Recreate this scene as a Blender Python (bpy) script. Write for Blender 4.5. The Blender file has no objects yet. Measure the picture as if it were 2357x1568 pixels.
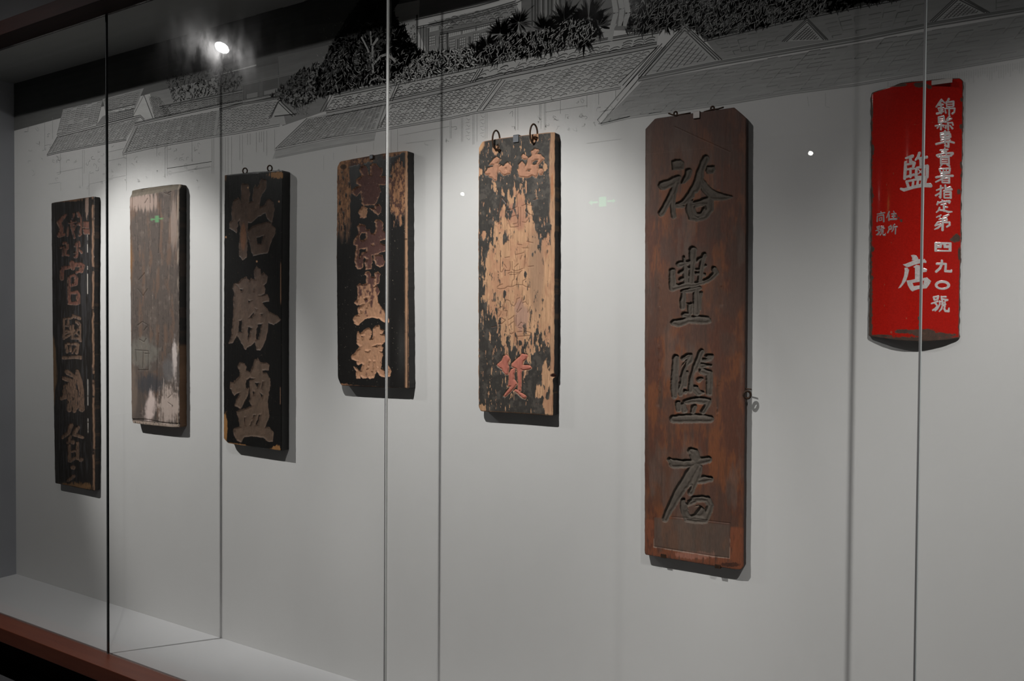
import bpy, bmesh, math, random
import numpy as np
from mathutils import Matrix, Vector
PI = math.pi
C = bpy.context.scene.collection
rnd = random.Random(7)

# ------------------------------------------------------------------ camera
FW, FH = 2357.0, 1568.0
F_PX = 1822.0
YAW, PITCH, ROLL = math.radians(31.0), math.radians(1.07), 0.00694
CAM = np.array([0.0, 0.0, 1.6])
_f = np.array([-math.sin(YAW)*math.cos(PITCH), math.cos(YAW)*math.cos(PITCH), -math.sin(PITCH)])
_r0 = np.array([math.cos(YAW), math.sin(YAW), 0.0])
_u0 = np.cross(_r0, _f)
_r = _r0*math.cos(ROLL) + _u0*math.sin(ROLL)
_u = -_r0*math.sin(ROLL) + _u0*math.cos(ROLL)

cam = bpy.data.cameras.new('camera')
cam.sensor_width = 36.0
cam.lens = F_PX/FW*36.0
cam.clip_start = 0.05
cam.clip_end = 60
co = bpy.data.objects.new('camera', cam)
M = Matrix.Identity(4)
for i in range(3):
    M[i][0] = _r[i]; M[i][1] = _u[i]; M[i][2] = -_f[i]; M[i][3] = CAM[i]
co.matrix_world = M
C.objects.link(co)
bpy.context.scene.camera = co

def at(px, py, Y):
    """point of the plane y = Y that the photograph shows at (px, py)"""
    d = _f + _r*((px-FW/2)/F_PX) - _u*((py-FH/2)/F_PX)
    t = (Y-CAM[1])/d[1]
    p = CAM + d*t
    return (p[0], p[2])

def proj(X, Y, Z):
    dx = X-CAM[0]; dy = Y-CAM[1]; dz = Z-CAM[2]
    zf = dx*_f[0]+dy*_f[1]+dz*_f[2]
    a = dx*_r[0]+dy*_r[1]+dz*_r[2]
    b = dx*_u[0]+dy*_u[1]+dz*_u[2]
    return FW/2 + F_PX*a/zf, FH/2 - F_PX*b/zf

# main distances (metres; x to the right along the case, y into the case, z up)
WALL_Y = 2.2        # printed back wall of the case
GLASS_Y = 1.855     # room side of the glass
FLOOR_Z, CEIL_Z = 0.282, 2.835
LEFT_X, RIGHT_X = -4.34, 1.33

# ------------------------------------------------------------------ world, lamps, exposure
sc = bpy.context.scene
sc.view_settings.view_transform = 'Standard'
sc.view_settings.look = 'None'
sc.view_settings.gamma = 1.0
sc.view_settings.use_curve_mapping = False
sc.view_settings.exposure = 0.0
w = bpy.data.worlds.new('room_ambient'); sc.world = w
w.use_nodes = True
w.node_tree.nodes['Background'].inputs[0].default_value = (0.9, 0.95, 1.0, 1)
w.node_tree.nodes['Background'].inputs[1].default_value = 0.006

# the gallery's track spotlights: position, aim
LAMPS = [((-3.947, .535, 3.251), (-3.15, 2.2, 1.45)),
         ((-1.378, .535, 3.251), (-1.32, 2.2, 1.45)),
         ((0.56, .535, 3.251), (0.42, 2.2, 1.20))]
# each lamp throws a core beam and a wide, weak spill: lamp, aim, power, cone (deg), blend
BEAMS = [(0, (-3.10, 2.2, 1.42), 268, 38, .6), (0, (-3.5, 2.2, 1.2), 22, 58, .9), (0, (-3.2, 2.2, .6), 84, 115, 1.0),
         (1, (-1.32, 2.2, 1.35), 148, 40, .6), (1, (-1.25, 2.2, .85), 114, 58, .9), (1, (-1.4, 2.2, .6), 52, 115, 1.0),
         (2, (.46, 2.2, 1.15), 60, 46, .75), (2, (.40, 2.2, .75), 182, 60, .9), (2, (.2, 2.2, .8), 6, 115, 1.0)]
for li, a, e, cone, bl in BEAMS:
    if e <= 0: continue
    p = LAMPS[li][0]
    ld = bpy.data.lights.new('spot_beam', 'SPOT')
    ld.energy = e; ld.spot_size = math.radians(cone); ld.spot_blend = bl
    ld.shadow_soft_size = 0.02; ld.color = (1.0, 0.97, 0.958)
    lo = bpy.data.objects.new('spot_beam', ld)
    d = (Vector(LAMPS[li][1])-Vector(p)).normalized()
    lo.location = Vector(p)+d*0.03
    lo.rotation_euler = (Vector(a)-lo.location).to_track_quat('-Z', 'Y').to_euler()
    C.objects.link(lo)

# ------------------------------------------------------------------ tags
def tag(o, label=None, cat=None, group=None, kind=None):
    if label: o['label'] = label
    if cat: o['category'] = cat
    if group: o['group'] = group
    if kind: o['kind'] = kind
    return o

def empty(name, loc=(0, 0, 0), **k):
    o = bpy.data.objects.new(name, None); o.location = loc; o.empty_display_size = .1
    C.objects.link(o); tag(o, **k); return o

def link(name, me, mat, parent=None, **k):
    o = bpy.data.objects.new(name, me)
    if mat: me.materials.append(mat)
    C.objects.link(o)
    if parent is not None:
        o.parent = parent
        o.matrix_parent_inverse = Matrix.Translation(-Vector(parent.location))
    tag(o, **k)
    return o

# ------------------------------------------------------------------ materials
def mat(name, base, rough=0.6, metal=0.0, noise=None, bump=0.0, spec=0.5, bscale=60, stretch=(1, 1, 1), coat=0.0):
    m = bpy.data.materials.new(name); m.use_nodes = True
    nt = m.node_tree; N = nt.nodes; L = nt.links
    b = N['Principled BSDF']
    b.inputs['Roughness'].default_value = rough
    b.inputs['Metallic'].default_value = metal
    b.inputs['Specular IOR Level'].default_value = spec
    b.inputs['Coat Weight'].default_value = coat
    b.inputs['Base Color'].default_value = (*base, 1)
    if noise or bump:
        tc = N.new('ShaderNodeTexCoord'); mp = N.new('ShaderNodeMapping'); mp.inputs['Scale'].default_value = stretch
        L.new(tc.outputs['Object'], mp.inputs[0])
    if noise:
        sc_, amt, col2 = noise
        n = N.new('ShaderNodeTexNoise'); n.inputs['Scale'].default_value = sc_; n.inputs['Detail'].default_value = 5
        L.new(mp.outputs[0], n.inputs['Vector'])
        cr = N.new('ShaderNodeValToRGB'); cr.color_ramp.elements[0].position = .35; cr.color_ramp.elements[1].position = .68
        cr.color_ramp.elements[0].color = (*base, 1)
        c2 = [base[i]*(1-amt)+col2[i]*amt for i in range(3)]
        cr.color_ramp.elements[1].color = (*c2, 1)
        L.new(n.outputs['Fac'], cr.inputs[0]); L.new(cr.outputs[0], b.inputs['Base Color'])
    if bump:
        n2 = N.new('ShaderNodeTexNoise'); n2.inputs['Scale'].default_value = bscale; n2.inputs['Detail'].default_value = 4
        L.new(mp.outputs[0], n2.inputs['Vector'])
        bp = N.new('ShaderNodeBump'); bp.inputs['Strength'].default_value = bump; bp.inputs['Distance'].default_value = .002
        L.new(n2.outputs['Fac'], bp.inputs['Height']); L.new(bp.outputs[0], b.inputs['Normal'])
    return m

def mat_paint(name, bump=.25, bscale=(260, 260, 60), spec=.5, coat=0.0, vary=.18):
    """painted / worn surface: colour and gloss carried by the mesh, fine grain added by nodes"""
    m = bpy.data.materials.new(name); m.use_nodes = True
    nt = m.node_tree; N = nt.nodes; L = nt.links; b = N['Principled BSDF']
    at_ = N.new('ShaderNodeAttribute'); at_.attribute_name = 'paint'
    tc = N.new('ShaderNodeTexCoord'); mp = N.new('ShaderNodeMapping'); mp.inputs['Scale'].default_value = bscale
    L.new(tc.outputs['Object'], mp.inputs[0])
    n = N.new('ShaderNodeTexNoise'); n.inputs['Scale'].default_value = 1.0; n.inputs['Detail'].default_value = 4
    L.new(mp.outputs[0], n.inputs['Vector'])
    mr = N.new('ShaderNodeMapRange'); mr.inputs['From Min'].default_value = .25; mr.inputs['From Max'].default_value = .75
    mr.inputs['To Min'].default_value = 1-vary; mr.inputs['To Max'].default_value = 1+vary
    L.new(n.outputs['Fac'], mr.inputs[0])
    vm = N.new('ShaderNodeVectorMath'); vm.operation = 'SCALE'
    L.new(at_.outputs['Color'], vm.inputs[0]); L.new(mr.outputs[0], vm.inputs['Scale'])
    L.new(vm.outputs[0], b.inputs['Base Color'])
    L.new(at_.outputs['Alpha'], b.inputs['Roughness'])
    b.inputs['Specular IOR Level'].default_value = spec
    b.inputs['Coat Weight'].default_value = coat
    b.inputs['Coat Roughness'].default_value = .06
    bp = N.new('ShaderNodeBump'); bp.inputs['Strength'].default_value = bump; bp.inputs['Distance'].default_value = .0012
    L.new(n.outputs['Fac'], bp.inputs['Height']); L.new(bp.outputs[0], b.inputs['Normal'])
    return m

def mat_emit(name, col, s):
    m = bpy.data.materials.new(name); m.use_nodes = True
    nt = m.node_tree; nt.nodes.clear()
    o = nt.nodes.new('ShaderNodeOutputMaterial'); e = nt.nodes.new('ShaderNodeEmission')
    e.inputs[0].default_value = (*col, 1); e.inputs[1].default_value = s
    nt.links.new(e.outputs[0], o.inputs[0]); return m

def mat_glass():
    """clear flat glass: transparent straight through, mirror reflection by Fresnel, a trace of dusty smear"""
    m = bpy.data.materials.new('display_glass'); m.use_nodes = True
    nt = m.node_tree; N = nt.nodes; L = nt.links; N.clear()
    out = N.new('ShaderNodeOutputMaterial')
    tr = N.new('ShaderNodeBsdfTransparent'); tr.inputs[0].default_value = (.975, .98, .974, 1)
    gl = N.new('ShaderNodeBsdfGlossy')
    gl.inputs['Roughness'].default_value = 0.0
    geo = N.new('ShaderNodeNewGeometry')
    mi = N.new('ShaderNodeMapRange'); mi.inputs['To Min'].default_value = 1.5; mi.inputs['To Max'].default_value = 1/1.5
    L.new(geo.outputs['Backfacing'], mi.inputs[0])
    fr = N.new('ShaderNodeFresnel'); L.new(mi.outputs[0], fr.inputs['IOR'])
    mx = N.new('ShaderNodeMixShader'); L.new(fr.outputs[0], mx.inputs[0]); L.new(tr.outputs[0], mx.inputs[1]); L.new(gl.outputs[0], mx.inputs[2])
    # fingerprints and dust: a thin rough lobe, stronger in smeared patches
    tc = N.new('ShaderNodeTexCoord'); mp = N.new('ShaderNodeMapping'); mp.inputs['Scale'].default_value = (9, 9, 4)
    L.new(tc.outputs['Object'], mp.inputs[0])
    n = N.new('ShaderNodeTexNoise'); n.inputs['Scale'].default_value = 1.0; n.inputs['Detail'].default_value = 6; n.inputs['Roughness'].default_value = .65
    L.new(mp.outputs[0], n.inputs['Vector'])
    r2 = N.new('ShaderNodeMapRange'); r2.inputs['From Min'].default_value = .45; r2.inputs['From Max'].default_value = .75
    r2.inputs['To Min'].default_value = .0015; r2.inputs['To Max'].default_value = .012
    L.new(n.outputs['Fac'], r2.inputs[0])
    g2 = N.new('ShaderNodeBsdfGlossy'); g2.inputs['Roughness'].default_value = .16
    m2 = N.new('ShaderNodeMixShader'); L.new(r2.outputs[0], m2.inputs[0]); L.new(mx.outputs[0], m2.inputs[1]); L.new(g2.outputs[0], m2.inputs[2])
    L.new(m2.outputs[0], out.inputs[0])
    return m

# ------------------------------------------------------------------ simple shapes
def bm_box(bm, x0, x1, y0, y1, z0, z1):
    vs = [bm.verts.new(p) for p in ((x0, y0, z0), (x1, y0, z0), (x1, y1, z0), (x0, y1, z0), (x0, y0, z1), (x1, y0, z1), (x1, y1, z1), (x0, y1, z1))]
    for f in ((0, 3, 2, 1), (4, 5, 6, 7), (0, 1, 5, 4), (1, 2, 6, 5), (2, 3, 7, 6), (3, 0, 4, 7)):
        bm.faces.new([vs[i] for i in f])

def box(name, x0, x1, y0, y1, z0, z1, m, parent=None, bev=0.0, **k):
    bm = bmesh.new(); bm_box(bm, x0, x1, y0, y1, z0, z1)
    if bev: bmesh.ops.bevel(bm, geom=bm.edges[:], offset=bev, segments=2, affect='EDGES', profile=.7)
    me = bpy.data.meshes.new(name); bm.to_mesh(me); bm.free()
    return link(name, me, m, parent, **k)

def tube(name, pts, r, m, parent=None, seg=10, closed=False, **k):
    pts = [Vector(p) for p in pts]; n = len(pts)
    bm = bmesh.new(); rings = []
    for i, p in enumerate(pts):
        if closed: t = pts[(i+1) % n]-pts[i-1]
        else: t = pts[min(i+1, n-1)]-pts[max(i-1, 0)]
        t.normalize(); a = t.orthogonal().normalized()
        if i: a = (prev - t*prev.dot(t)).normalized()
        prev = a; b = t.cross(a)
        rr = r[i] if isinstance(r, (list, tuple)) else r
        rings.append([bm.verts.new(p+(a*math.cos(q)+b*math.sin(q))*rr) for q in [2*PI*j/seg for j in range(seg)]])
    for i in range(n if closed else n-1):
        A = rings[i]; B = rings[(i+1) % n]
        for j in range(seg):
            bm.faces.new((A[j], A[(j+1) % seg], B[(j+1) % seg], B[j]))
    if not closed:
        bm.faces.new(rings[0][::-1]); bm.faces.new(rings[-1])
    me = bpy.data.meshes.new(name); bmesh.ops.recalc_face_normals(bm, faces=bm.faces[:]); bm.to_mesh(me); bm.free()
    for p in me.polygons: p.use_smooth = True
    return link(name, me, m, parent, **k)

def lathe(name, prof, origin, axis, m, parent=None, seg=28, smooth=True, **k):
    """prof: (distance along axis, radius)"""
    ax = Vector(axis).normalized(); a = ax.orthogonal().normalized(); b = ax.cross(a); o = Vector(origin)
    bm = bmesh.new(); rings = []
    for s, r in prof:
        rings.append([bm.verts.new(o+ax*s+(a*math.cos(q)+b*math.sin(q))*max(r, 1e-5)) for q in [2*PI*j/seg for j in range(seg)]])
    for A, B in zip(rings, rings[1:]):
        for j in range(seg): bm.faces.new((A[j], A[(j+1) % seg], B[(j+1) % seg], B[j]))
    bm.faces.new(rings[0][::-1]); bm.faces.new(rings[-1])
    bmesh.ops.recalc_face_normals(bm, faces=bm.faces[:])
    me = bpy.data.meshes.new(name); bm.to_mesh(me); bm.free()
    if smooth:
        for p in me.polygons: p.use_smooth = len(p.vertices) == 4
    return link(name, me, m, parent, **k)

# ------------------------------------------------------------------ setting
m_wall = mat('printed_wall_paper', (.605, .60, .594), .75, noise=(3, .05, (.5, .5, .48)), bump=.05, bscale=300)
m_side = mat('case_side_paint', (.42, .43, .46), .7, noise=(3, .1, (.1, .1, .1)))
m_case_floor = mat('case_floor_board', (.56, .56, .57), .6, noise=(6, .05, (.4, .4, .4)))
m_case_ceil = mat('case_ceiling_board', (.26, .265, .26), .7, noise=(4, .05, (.3, .3, .3)))
m_wood = mat('red_brown_timber', (.14, .036, .016), .42, noise=(7, .6, (.10, .022, .01)), bump=.12, bscale=60, stretch=(.6, 8, 8))
m_shadewood = mat('shaded_timber', (.014, .004, .003), .7, noise=(7, .5, (.006, .002, .0015)), stretch=(.6, 8, 8), spec=.1)  # same timber toned nearly black: shade on header and base put into the colour
m_outer = mat('gallery_wall_paint', (.035, .035, .036), .9, noise=(3, .1, (.03, .03, .03)), spec=.1)
m_black = mat('gallery_black_paint', (.02, .02, .022), .9, noise=(3, .3, (.03, .03, .03)))
m_carpet = mat('gallery_carpet', (.10, .10, .105), .95, noise=(300, .6, (.04, .04, .045)), bump=.4, bscale=400)
m_glass = mat_glass()
m_edge = mat('polished_glass_edge', (.40, .43, .42), .25, noise=(30, .1, (.4, .5, .48)))
m_edge_b = mat('bright_polished_edge', (.66, .68, .66), .2, noise=(30, .1, (.6, .6, .6)))
m_seal = mat('silicone_black', (.010, .012, .012), .7, noise=(30, .2, (.02, .02, .02)), spec=.1)
m_seal2 = mat('silicone_dark_grey', (.055, .055, .055), .6, noise=(30, .2, (.03, .03, .03)), spec=.2)
m_seal3 = mat('silicone_grey', (.12, .12, .12), .6, noise=(30, .2, (.08, .08, .08)), spec=.2)
m_iron = mat('rusty_iron', (.035, .022, .016), .6, metal=.6, noise=(120, .7, (.10, .045, .02)), bump=.4, bscale=500)
m_clip = mat('grey_mounting_clip', (.16, .17, .19), .45, metal=.3, noise=(60, .3, (.1, .1, .1)))
m_clip_pale = mat('pale_mounting_clip', (.55, .50, .48), .4, noise=(60, .3, (.4, .36, .33)))

box('wall_back', LEFT_X-.06, RIGHT_X+.06, WALL_Y, WALL_Y+.06, 0, 3.6, m_wall, kind='structure')
box('wall_left', LEFT_X-.06, LEFT_X, GLASS_Y+.0, WALL_Y, FLOOR_Z, CEIL_Z, m_side, kind='structure')
box('wall_right', RIGHT_X, RIGHT_X+.06, GLASS_Y+.0, WALL_Y, FLOOR_Z, CEIL_Z, m_side, kind='structure')
box('trim_1', LEFT_X, RIGHT_X, GLASS_Y+.014, WALL_Y, FLOOR_Z-.04, FLOOR_Z, m_case_floor, kind='structure',
    label='pale grey floor board of the display case')
box('trim_2', LEFT_X, RIGHT_X, GLASS_Y+.014, WALL_Y, CEIL_Z, CEIL_Z+.04, m_case_ceil, kind='structure',
    label='grey ceiling board of the display case')
# timber sill and header that frame the glass
box('trim_3', -7.5, 4.5, 1.775, GLASS_Y+.012, FLOOR_Z-.062, FLOOR_Z-.002, m_wood, kind='structure', bev=.003,
    label='red brown timber sill under the glass')
box('trim_4', -7.5, 4.5, 1.765, GLASS_Y+.013, 2.811, 2.871, m_shadewood, kind='structure', bev=.003,
    label='red timber header above the glass, shade put into its colour')
box('baseboard_front', -7.5, 4.5, 1.937, 2.0, 0, FLOOR_Z-.062, m_shadewood, kind='structure')
box('wall_front', -7.5, 4.5, 1.80, 1.86, 2.872, 3.6, m_outer, kind='structure')
box('floor', -13, 5, -6, 2.3, -.05, 0, m_carpet, kind='structure')
box('ceiling', -13, 5, -6, 2.3, 3.6, 3.65, m_black, kind='structure')
box('wall_rear', -13, 5, -6.06, -6, 0, 3.6, m_black, kind='structure')
box('wall_far_left', -13.06, -13, -6, 2.3, 0, 3.6, m_black, kind='structure')
box('wall_far_right', 5, 5.06, -6, 2.3, 0, 3.6, m_black, kind='structure')

# glass panes and the seams between them
seams = [at(243, 60, GLASS_Y)[0], at(888, 700, GLASS_Y)[0], at(2119, 700, GLASS_Y)[0]]
edges = [LEFT_X]+seams+[RIGHT_X]
GF = empty('glass_front', ((LEFT_X+RIGHT_X)/2, GLASS_Y, FLOOR_Z), label='frameless clear glass front of the wall case with three upright joints', cat='glass front')
for i in range(4):
    x0, x1 = edges[i]+.0021, edges[i+1]-.0021
    g = box('glass_pane', x0, x1, GLASS_Y, GLASS_Y+.008, FLOOR_Z+.0005, 2.8105, m_glass, GF)
    if i:
        ew = (0, .0004, .0015, .0014)[i]
        e = box('polished_edge', x0-.0006, x0-.0006+ew, GLASS_Y-.0008, GLASS_Y+.0076, FLOOR_Z+.0005, 2.8105, (None, m_edge, m_edge_b, m_edge)[i])
        e.parent = g
for i, x in enumerate(seams):
    box('glass_joint', x-.0023, x+.0023, GLASS_Y-.0003, GLASS_Y+.0083, FLOOR_Z+.001, 2.810, (m_seal, m_seal2, m_seal3)[i], GF, label=('black silicone joint', 'dark grey silicone joint', 'grey silicone joint')[i])
# ------------------------------------------------------------------ noise and distance helpers (numpy)
_T = np.random.RandomState(11).rand(64, 256, 256)
def vnoise(u, v, seed=0):
    T = _T[seed % 64]
    iu = np.floor(u).astype(int); iv = np.floor(v).astype(int)
    fu = u-iu; fv = v-iv
    fu = fu*fu*(3-2*fu); fv = fv*fv*(3-2*fv)
    a = T[iu & 255, iv & 255]; b = T[(iu+1) & 255, iv & 255]; c = T[iu & 255, (iv+1) & 255]; d = T[(iu+1) & 255, (iv+1) & 255]
    return a*(1-fu)*(1-fv)+b*fu*(1-fv)+c*(1-fu)*fv+d*fu*fv
def fbm(u, v, seed=0, oct=4, gain=.55):
    s = 0; amp = 1; tot = 0
    for o in range(oct):
        s = s+amp*vnoise(u*2**o+17.3*o, v*2**o+5.1*o, seed+o); tot += amp; amp *= gain
    return s/tot
def ss(x, a, b):
    t = np.clip((x-a)/(b-a), 0, 1); return t*t*(3-2*t)
def mixc(c, col, k):
    return c*(1-k[..., None])+np.array(col)*k[..., None]
def seg_d(px, py, x0, y0, x1, y1):
    dx, dy = x1-x0, y1-y0; L = dx*dx+dy*dy+1e-12
    t = np.clip(((px-x0)*dx+(py-y0)*dy)/L, 0, 1)
    return np.hypot(px-x0-t*dx, py-y0-t*dy), t
def poly_sdf(px, py, P):
    d = np.full(px.shape, 1e9); ins = np.zeros(px.shape, bool)
    n = len(P)
    for i in range(n):
        x0, y0 = P[i]; x1, y1 = P[(i+1) % n]
        dd, _ = seg_d(px, py, x0, y0, x1, y1); d = np.minimum(d, dd)
        if y0 != y1:
            c = ((y0 > py) != (y1 > py)) & (px < (x1-x0)*(py-y0)/(y1-y0)+x0); ins ^= c
    return np.where(ins, -d, d)
def glyph_sdf(px, py, G):
    """G: (x0, y0, k, strokes, polygons, holes) drawn in a magnified crop, k = magnification"""
    x0, y0, k, S, P, H = G
    d = np.full(px.shape, 1e3)
    for s in S:
        if len(s) == 1: s = s+s
        for a, b in zip(s, s[1:]):
            dd, t = seg_d(px, py, x0+a[0]/k, y0+a[1]/k, x0+b[0]/k, y0+b[1]/k)
            d = np.minimum(d, dd-(a[2]*(1-t)+b[2]*t)/k)
    for p in P:
        d = np.minimum(d, poly_sdf(px, py, [(x0+a/k, y0+b/k) for a, b in p]))
    for p in H:
        d = np.maximum(d, -poly_sdf(px, py, [(x0+a/k, y0+b/k) for a, b in p]))
    return d
def line_d(px, py, x0, y0, k, lines):
    d = np.full(px.shape, 1e3)
    for s in lines:
        for a, b in zip(s, s[1:]):
            d = np.minimum(d, seg_d(px, py, x0+a[0]/k, y0+a[1]/k, x0+b[0]/k, y0+b[1]/k)[0])
    return d
def blob(px, py, cx, cy, rx, ry):
    return np.exp(-((px-cx)/rx)**2-((py-cy)/ry)**2)

def mesh_from(name, co_, quads, col, smooth=True):
    me = bpy.data.meshes.new(name)
    nv, nq = len(co_), len(quads)
    me.vertices.add(nv); me.vertices.foreach_set('co', np.ascontiguousarray(co_, dtype=np.float32).ravel())
    me.loops.add(nq*4); me.loops.foreach_set('vertex_index', np.ascontiguousarray(quads, dtype=np.int32).ravel())
    me.polygons.add(nq); me.polygons.foreach_set('loop_start', np.arange(0, nq*4, 4, dtype=np.int32))
    me.polygons.foreach_set('use_smooth', np.full(nq, smooth))
    me.update(calc_edges=True)
    a = me.color_attributes.new('paint', 'FLOAT_COLOR', 'POINT')
    a.data.foreach_set('color', np.ascontiguousarray(col, dtype=np.float32).ravel())
    me.validate()
    return me

def sub_mesh(name, co_, quads, col, sel):
    q = quads[sel]; ids, inv = np.unique(q, return_inverse=True)
    return mesh_from(name, co_[ids], inv.reshape(q.shape), col[ids])

def rounded(P, radii, n=6):
    """round the corners of a pixel polygon"""
    out = []
    for i, p in enumerate(P):
        r = radii[i] if isinstance(radii, (list, tuple)) else radii
        if r <= 0: out.append(p); continue
        a = P[i-1]; b = P[(i+1) % len(P)]
        va = np.array(a)-p; vb = np.array(b)-p
        la, lb = np.hypot(*va), np.hypot(*vb)
        s = np.array(p)+va/la*min(r, la*.45); e = np.array(p)+vb/lb*min(r, lb*.45)
        for t in np.linspace(0, 1, n):
            q = s*(1-t)**2+np.array(p)*2*t*(1-t)+e*t*t
            out.append((q[0], q[1]))
    return out

def board(root, t_thick, gap, outline, height_fn, colour_fn, material, back_col, glyphs=(), part='plank',
          charname='carved_character', edge_r=.003, base_fn=None, rough_edge=.0012, seed=0, res=1.0, warp=0.0, side_col_fn=None, charlabel=None):
    """outline: closed polygon in photo pixels of the front face; builds the plank as a fine relief plus sides and back"""
    yf = WALL_Y-gap-t_thick
    P = np.array([at(x, y, yf) for x, y in outline])
    zmin, zmax = P[:, 1].min()+1e-5, P[:, 1].max()-1e-5
    oy = [q[1] for q in outline]; ox = [q[0] for q in outline]
    nz = int((max(oy)-min(oy))*res)+2; nx = int((max(ox)-min(ox))*res)+2
    Z = np.linspace(zmax, zmin, nz)
    xl = np.full(nz, 1e9); xr = np.full(nz, -1e9); n = len(P)
    for i in range(n):
        x0, z0 = P[i]; x1, z1 = P[(i+1) % n]
        lo, hi = min(z0, z1), max(z0, z1)
        k = (Z >= lo) & (Z <= hi) & (hi > lo)
        xx = x0+(x1-x0)*(Z-z0)/(z1-z0 if z1 != z0 else 1)
        xl = np.where(k, np.minimum(xl, xx), xl); xr = np.where(k, np.maximum(xr, xx), xr)
    full = np.clip((xr-xl)/(xr-xl).max(), 0, 1)
    xl = xl+(fbm(Z*60, Z*0+seed, seed)-.5)*2*rough_edge*full
    xr = xr+(fbm(Z*60, Z*0+seed+9, seed+3)-.5)*2*rough_edge*full
    S = np.linspace(0, 1, nx)
    X = xl[:, None]*(1-S)+xr[:, None]*S
    ZZ = np.repeat(Z[:, None], nx, 1)
    # ragged top and bottom
    zn = (fbm(X*55, X*0+seed+3.3, seed+5)-.5)*2*rough_edge
    edge_w = np.exp(-np.minimum(ZZ-zmin, zmax-ZZ)/.01)
    ZZ = ZZ+zn*edge_w
    PX, PY = proj(X, yf, ZZ)
    de = np.full(X.shape, 1e9)
    for i in range(n):
        x0, z0 = P[i]; x1, z1 = P[(i+1) % n]
        de = np.minimum(de, seg_d(X, ZZ, x0, z0, x1, z1)[0])
    mpp = (zmax-zmin)/(max(oy)-min(oy))          # metres per pixel, upright
    WX, WY = PX, PY
    if warp:          # hand-cut, chipped outlines
        WX = PX+(fbm(PX/7, PY/7, 23, 3)-.5)*2*warp; WY = PY+(fbm(PX/7+40, PY/7, 27, 3)-.5)*2*warp
    gs = []
    for G in glyphs:
        g = np.full(X.shape, 99.0)
        x0, y0, k = G[0], G[1], G[2]
        sel = (PX > x0-12) & (PX < x0+1600/k*1.6+12) & (PY > y0-12) & (PY < y0+1700/k+12)
        g[sel] = glyph_sdf(WX[sel], WY[sel], G)-.35*warp
        gs.append(g)
    gd = np.minimum.reduce(gs) if gs else np.full(X.shape, 99.0)
    D = dict(X=X, Z=ZZ, px=PX, py=PY, de=de, gd=gd, gs=gs, mpp=mpp)
    h = height_fn(D)                              # metres, + is towards the wall
    rr = np.clip(edge_r-de, 0, edge_r)
    h = h+(edge_r-np.sqrt(np.maximum(edge_r**2-rr**2, 0)))
    if base_fn is not None: h = h+base_fn(D)
    Y = yf+h
    col = colour_fn(D)
    co_ = np.stack([X, Y, ZZ], -1).reshape(-1, 3); colf = col.reshape(-1, 4)
    idx = np.arange(nz*nx).reshape(nz, nx)
    quads = np.stack([idx[:-1, :-1], idx[1:, :-1], idx[1:, 1:], idx[:-1, 1:]], -1).reshape(-1, 4)
    # characters split off as parts
    free = np.ones(len(quads), bool)
    chars = []
    for g in gs:
        gf = g.reshape(-1)
        inn = (gf[quads].max(1) <= 0.8) & free
        if inn.sum() > 5:
            chars.append(inn); free &= ~inn
    # sides and back
    loop = np.concatenate([idx[0, :-1], idx[:-1, -1], idx[-1, :0:-1], idx[:0:-1, 0]])
    fr = co_[loop]
    bk = fr.copy(); bk[:, 1] = WALL_Y-gap if base_fn is None else fr[:, 1]+.004
    md = fr.copy(); md[:, 1] = fr[:, 1]*.5+bk[:, 1]*.5
    m_ = len(loop); b0 = len(co_)
    i0 = np.arange(m_); i1 = (i0+1) % m_
    q1 = np.stack([b0+i0, b0+i1, b0+m_+i1, b0+m_+i0], -1)
    q2 = np.stack([b0+m_+i0, b0+m_+i1, b0+2*m_+i1, b0+2*m_+i0], -1)
    cx, cz = fr[:, 0].mean(), fr[:, 2].mean(); by = bk[:, 1].mean()
    if side_col_fn is not None: sc_ = side_col_fn(fr, PX.reshape(-1)[loop], PY.reshape(-1)[loop])
    else: sc_ = np.tile(np.array(back_col), (m_, 1))
    # back as strips across rows
    nb = nz
    bl = co_[idx[:, 0]].copy(); br = co_[idx[:, -1]].copy()
    if base_fn is None: bl[:, 1] = WALL_Y-gap; br[:, 1] = WALL_Y-gap
    else: bl[:, 1] += .004; br[:, 1] += .004
    c0 = b0+3*m_
    r0 = np.arange(nb-1)
    q3 = np.stack([c0+r0, c0+nb+r0, c0+nb+r0+1, c0+r0+1], -1)
    allco = np.concatenate([co_, fr, md, bk, bl, br]); bcol = np.tile(np.array(back_col), (2*nb, 1))
    allcol = np.concatenate([colf, sc_, sc_, sc_, bcol])
    qs = np.concatenate([quads[free], q1, q2, q3])
    used, inv = np.unique(qs, return_inverse=True)
    me = mesh_from(part, allco[used], inv.reshape(qs.shape), allcol[used])
    o = link(part, me, material, root)
    for c in chars:
        ch = link(charname, sub_mesh(charname, co_, quads, colf, c), material, root)
        if charlabel: ch['label'] = charlabel
    return D

def rgba(D, c): return np.concatenate([np.tile(np.array(c[:3], float), D['X'].shape+(1,)), np.full(D['X'].shape+(1,), c[3] if len(c) > 3 else .6)], -1)
def rough_set(c, r, k): c[..., 3] = c[..., 3]*(1-k)+r*k; return c
def cm(c, col, k):
    c[..., :3] = mixc(c[..., :3], col, k); return c

def wall_xz(px, py): return at(px, py, WALL_Y)
# ------------------------------------------------------------------ the signboards
m_board = mat_paint('worn_lacquered_wood', bump=.35, bscale=(420, 420, 70), spec=.45)
m_bare = mat_paint('weathered_bare_wood', bump=.4, bscale=(500, 500, 60), spec=.3, vary=.10)
m_enamel = mat_paint('red_enamel_on_iron', bump=.04, bscale=(300, 300, 300), spec=.5, coat=.6)

def root_at(name, px, py, **k):
    x, z = at(px, py, WALL_Y)
    return empty(name, (x, WALL_Y, z), **k)
def grain(D, s, sx=140, sz=9, o=4): return fbm(D['X']*sx, D['Z']*sz, s, o)
CAT = 'signboard'

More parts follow.
